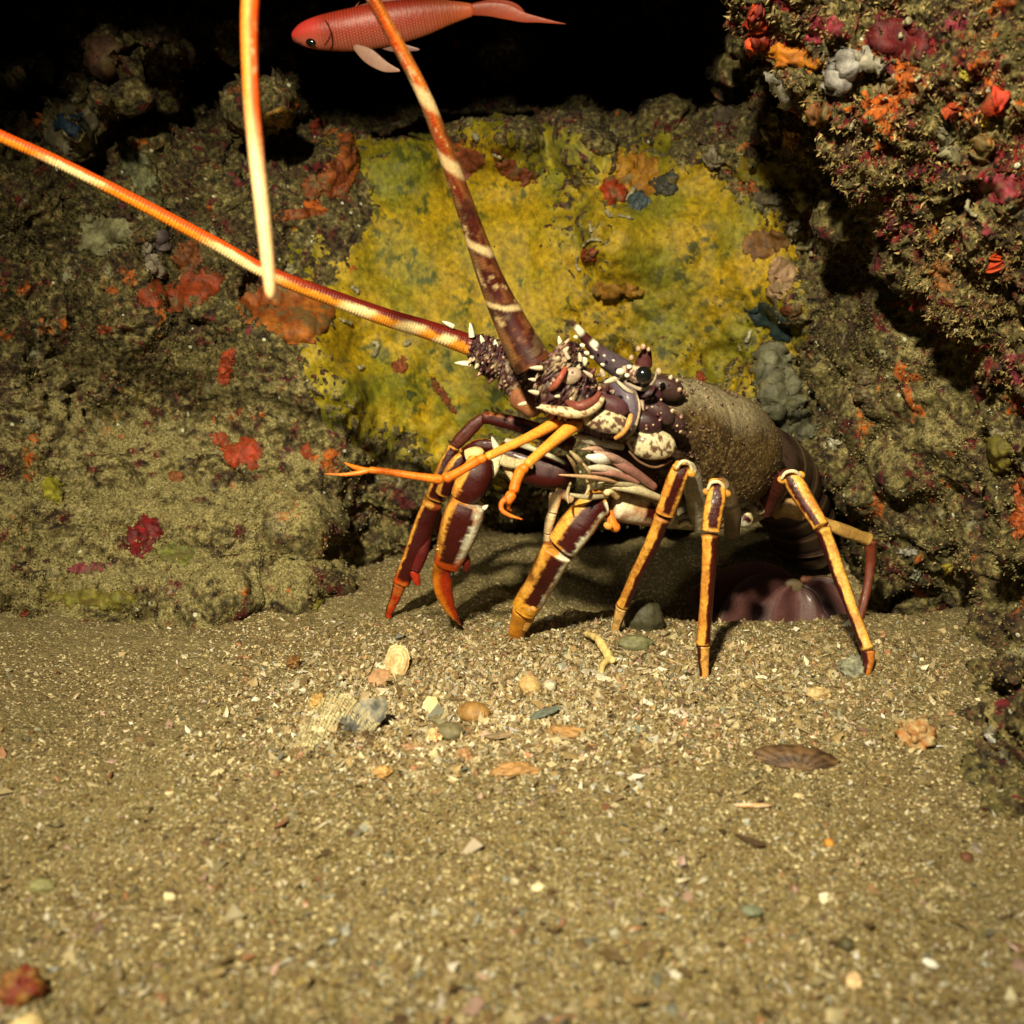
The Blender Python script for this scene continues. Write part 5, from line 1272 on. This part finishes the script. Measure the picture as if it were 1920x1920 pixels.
pebble("orange_stone", "long ridged orange brown stone in the middle foreground", 965, 1452, 50, 19, .15, (.46,.25,.09), (.26,.15,.055), 14, .6, .3, 2.2, cat="stone")
pebble("brown_pebble", "small reddish tan pebble under the olive grey one", 872, 1420, 17, 16, .2, (.42,.24,.11), (.28,.15,.07), 15, .7, .25)
chip("stone_chip", "flat grey brown slab right of the olive grey pebble", 936, 1382, 28, 8, .1, (.28,.19,.10), (.18,.13,.07), 16, .15, .45, cat="stone chip")
pebble("shell_lump", "knobbly cream shell lump in front of the olive grey pebble", 816, 1385, 16, 17, 0, (.72,.55,.26), (.48,.24,.10), 17, .8, .4, 3)
chip("shell_fragment", "white cup shaped shell on the shell hash", 1272, 1342, 19, 13, -.1, (.66,.60,.48), (.48,.40,.28), 18, .8, .4)
chip("slate_chip", "blue grey chip below the row of feet", 1190, 1370, 22, 8, -.1, (.22,.25,.20), (.15,.17,.14), 19, .2, .5, cat="stone chip")
chip("scallop_shell", "dark brown ridged scallop shell half buried in the sand", 1494, 1434, 88, 30, -.12, (.040,.020,.010), (.15,.085,.035), 20, 1.0, .55, 0, ribs=34, jag=.15)
pebble("barnacle_lump", "cream barnacle lump with an orange underside on the right", 1716, 1388, 34, 27, .1, (.40,.31,.15), (.34,.14,.035), 21, .8, .35, 2.8, cat="barnacle")
pebble("cream_stone", "grooved cream stone below the hind foot", 1534, 1306, 23, 15, 0, (.60,.46,.22), (.42,.28,.12), 22, .7, .25, 2.5, cat="stone")
pebble("grey_stone", "rough pale grey stone left of the hind foot", 1598, 1262, 26, 20, .1, (.30,.30,.20), (.17,.17,.12), 23, .8, .3, 3, cat="stone")
pebble("green_pebble", "olive green pebble behind the second near foot", 1192, 1213, 34, 17, .1, (.19,.19,.085), (.13,.13,.06), 24, .7, .12)
pebble("dark_stone", "dark rounded stone in the shade behind the olive green pebble", 1205, 1180, 38, 30, .1, (.075,.068,.035), (.05,.045,.022), 25, 1.0, .15, cat="stone")
chip("shell_fragment", "long orange splinter with a white tip", 1412, 1512, 40, 5, -.02, (.48,.26,.10), (.66,.56,.40), 26, .1, .4)
chip("shell_fragment", "small pale curved flake right of the orange splinter", 1500, 1500, 14, 9, -.3, (.66,.54,.30), (.5,.38,.2), 27, .9, .5)
pebble("green_pebble", "flat green grey oval pebble in the right foreground", 1410, 1712, 22, 13, 0, (.17,.19,.12), (.13,.14,.085), 28, .6, .06)
pebble("dark_pebble", "dark olive round pebble at the bottom right", 1586, 1777, 16, 14, 0, (.085,.075,.03), (.06,.05,.02), 29, .9, .05)
pebble("brown_pebble", "small red brown oval pebble near the right rock", 1812, 1612, 14, 10, .9, (.14,.055,.025), (.10,.04,.02), 30, .8, .05)
chip("shell_fragment", "hollow dark shell showing white inside, lower right", 1478, 1820, 20, 15, .3, (.08,.05,.03), (.60,.52,.34), 31, 1.2, .7, hollow=True)
pebble("orange_pebble", "tiny orange pebble right of centre foreground", 1554, 1584, 10, 8, 0, (.60,.28,.04), (.5,.2,.03), 32, .8)
chip("shell_fragment", "white triangular chip right of the green grey oval", 1550, 1694, 17, 13, .2, (.70,.64,.46), (.55,.48,.3), 33, .3, .6, jag=.6)
pebble("olive_stone", "olive stone with dark underside at the lower left", 78, 1668, 26, 14, .1, (.26,.25,.10), (.18,.17,.07), 34, .8, .15, cat="stone")
pebble("pale_pebble", "chalky pale pebble in the lower left foreground", 320, 1684, 15, 10, 0, (.70,.60,.34), (.56,.46,.24), 35, .7, .25)
pebble("red_lump", "red and orange encrusted lump at the bottom left corner", 42, 1872, 44, 30, .3, (.15,.015,.006), (.24,.12,.02), 36, 1.0, .45, 2.2, cat="stone")
pebble("pale_stone", "cream blurred stone in the bottom left corner", 50, 1930, 36, 22, .1, (.74,.58,.28), (.56,.42,.18), 37, .7, .3, cat="stone")
pebble("brown_lump", "small dark rust lump alone on the smooth sand", 550, 1246, 12, 13, 0, (.14,.07,.02), (.24,.12,.03), 38, .9, .4, 3, cat="stone")
chip("shell_fragment", "thin brown curved shell edge below the perforated sheet", 775, 1408, 26, 10, -.25, (.36,.20,.10), (.25,.14,.07), 39, .7, .5)
chip("shell_fragment", "tiny coral pink chip on the sand", 790, 1420, 19, 5, .1, (.62,.26,.18), (.5,.2,.15), 40, .2, .4)
pebble("orange_stone", "small orange tan stone below the perforated sheet", 718, 1452, 17, 13, .1, (.58,.34,.11), (.40,.22,.08), 41, .7, .3, 2.4, cat="stone")
pebble("shell_lump", "knobbly ochre lump left of the mussel shell", 596, 1322, 14, 20, 0, (.60,.42,.14), (.42,.24,.07), 42, .9, .45, 3)
chip("shell_fragment", "white flake resting on top of the perforated sheet", 598, 1372, 15, 7, -.3, (.76,.70,.48), (.6,.5,.3), 43, .5, .6)
chip("shell_fragment", "grey flat shell at the foot of the ivory twig", 1112, 1268, 24, 10, -.35, (.44,.40,.30), (.30,.26,.18), 44, .5, .5)
chip("shell_fragment", "white splinter in front of the ivory twig", 1132, 1276, 17, 7, -.3, (.72,.66,.50), (.5,.44,.3), 45, .4, .5)
pebble("white_pebble", "cream pebble on the left part of the bare sand", 318, 1492, 9, 8, 0, (.62,.54,.30), (.5,.42,.22), 46, .7, .2)
chip("shell_fragment", "pale flake in the lower middle foreground", 1008, 1668, 13, 9, .2, (.70,.55,.34), (.5,.4,.2), 47, .5, .6)
pebble("dark_pebble", "slate pebble in the lower middle foreground", 880, 1700, 12, 8, .4, (.13,.13,.10), (.09,.09,.07), 48, .7, .15)
chip("shell_fragment", "flesh coloured flake at the right bottom of the sand", 1600, 1850, 22, 14, 1.2, (.66,.46,.24), (.5,.34,.18), 49, .3, .5)
chip("shell_fragment", "bright white shell bit at the lower right", 1745, 1812, 17, 10, -.4, (.74,.70,.60), (.5,.46,.4), 50, .8, .6)
# ivory twig
g0 = ground(1098, 1200, .004); g1 = ground(1150, 1252, .003)
m_ = Mesh()
mid = (g0 + g1) / 2 + [0, 0, .004]; s_ = psz(g1[1])
tube(m_, [[*g0, 5*s_, 5*s_], [*(g0*.65+g1*.35+[.001,0,.003]), 7*s_, 7*s_], [*mid, 8*s_, 8*s_], [*(g0*.15+g1*.85+[0,0,.001]), 9*s_, 8*s_], [*g1, 7*s_, 7*s_]], plain((.68,.52,.20), (.50,.36,.13)), 50, 14, world=True, disp=lambda tt, aa, V: .0006 * fbm(V, 250, 3, 3))
tube(m_, [[*(g0*.12+g1*.88), 7*s_, 7*s_], [*(g1 + [-.006, -.004, 0]), 6*s_, 6*s_], [*(g1 + [-.0075, -.012, -.002]), 4*s_, 4*s_]], plain((.68,.52,.20), (.50,.36,.13)), 24, 12, world=True)
tag(m_.done("coral_twig", M_stone, origin=g0), "forked ivory coral twig stuck in the sand between two feet", "coral twig")
# perforated sheet
nu_, nv_ = 96, 60
U, Vv = np.meshgrid(np.linspace(0, 1, nu_), np.linspace(0, 1, nv_), indexing='ij')
ga, gb, gc_, gd = ground(580, 1380), ground(722, 1398), ground(548, 1440), ground(640, 1458)
P = (ga * (1 - U)[..., None] + gb * U[..., None]) * (1 - Vv)[..., None] + (gc_ * (1 - U)[..., None] + gd * U[..., None]) * Vv[..., None]
P[..., 2] += .0050 + .013 * np.sin(np.clip(U * 1.1, 0, 1) * np.pi) * (1 - Vv) ** .6 + .0035 + .002 * fbm(P, 60, 3, 222) + .003 * (1 - Vv)
hx_ = U * 34; hy_ = Vv * 20 + .5 * (np.floor(U * 34) % 2)
hole = ((hx_ % 1 - .5) ** 2 + (hy_ % 1 - .5) ** 2) < .085
rag = (Vv > .86 + .2 * fbm(P, 110, 3, 224)) | (U > .95 + .1 * fbm(P, 120, 3, 226)) | ((Vv > .45 + .25 * fbm(P, 80, 2, 229)) & (U > .62))
bad = hole | rag
f = gridfaces(nu_, nv_); f = f[~bad.reshape(-1)[f].any(1)]
N_ = nu_ * nv_
V = np.concatenate([P.reshape(-1, 3), P.reshape(-1, 3) - [0, 0, .0006]])
ff = np.concatenate([f, f[:, ::-1] + N_]); used, inv = np.unique(ff, return_inverse=True)
o = build("lace_sheet", V[used], inv.reshape(-1, 4), M_stone, cols=np.broadcast_to((.62,.54,.28), (len(used), 3)), origin=ga)
tag(o, "pale lacy perforated bryozoan sheet draped on the sand", "bryozoan")
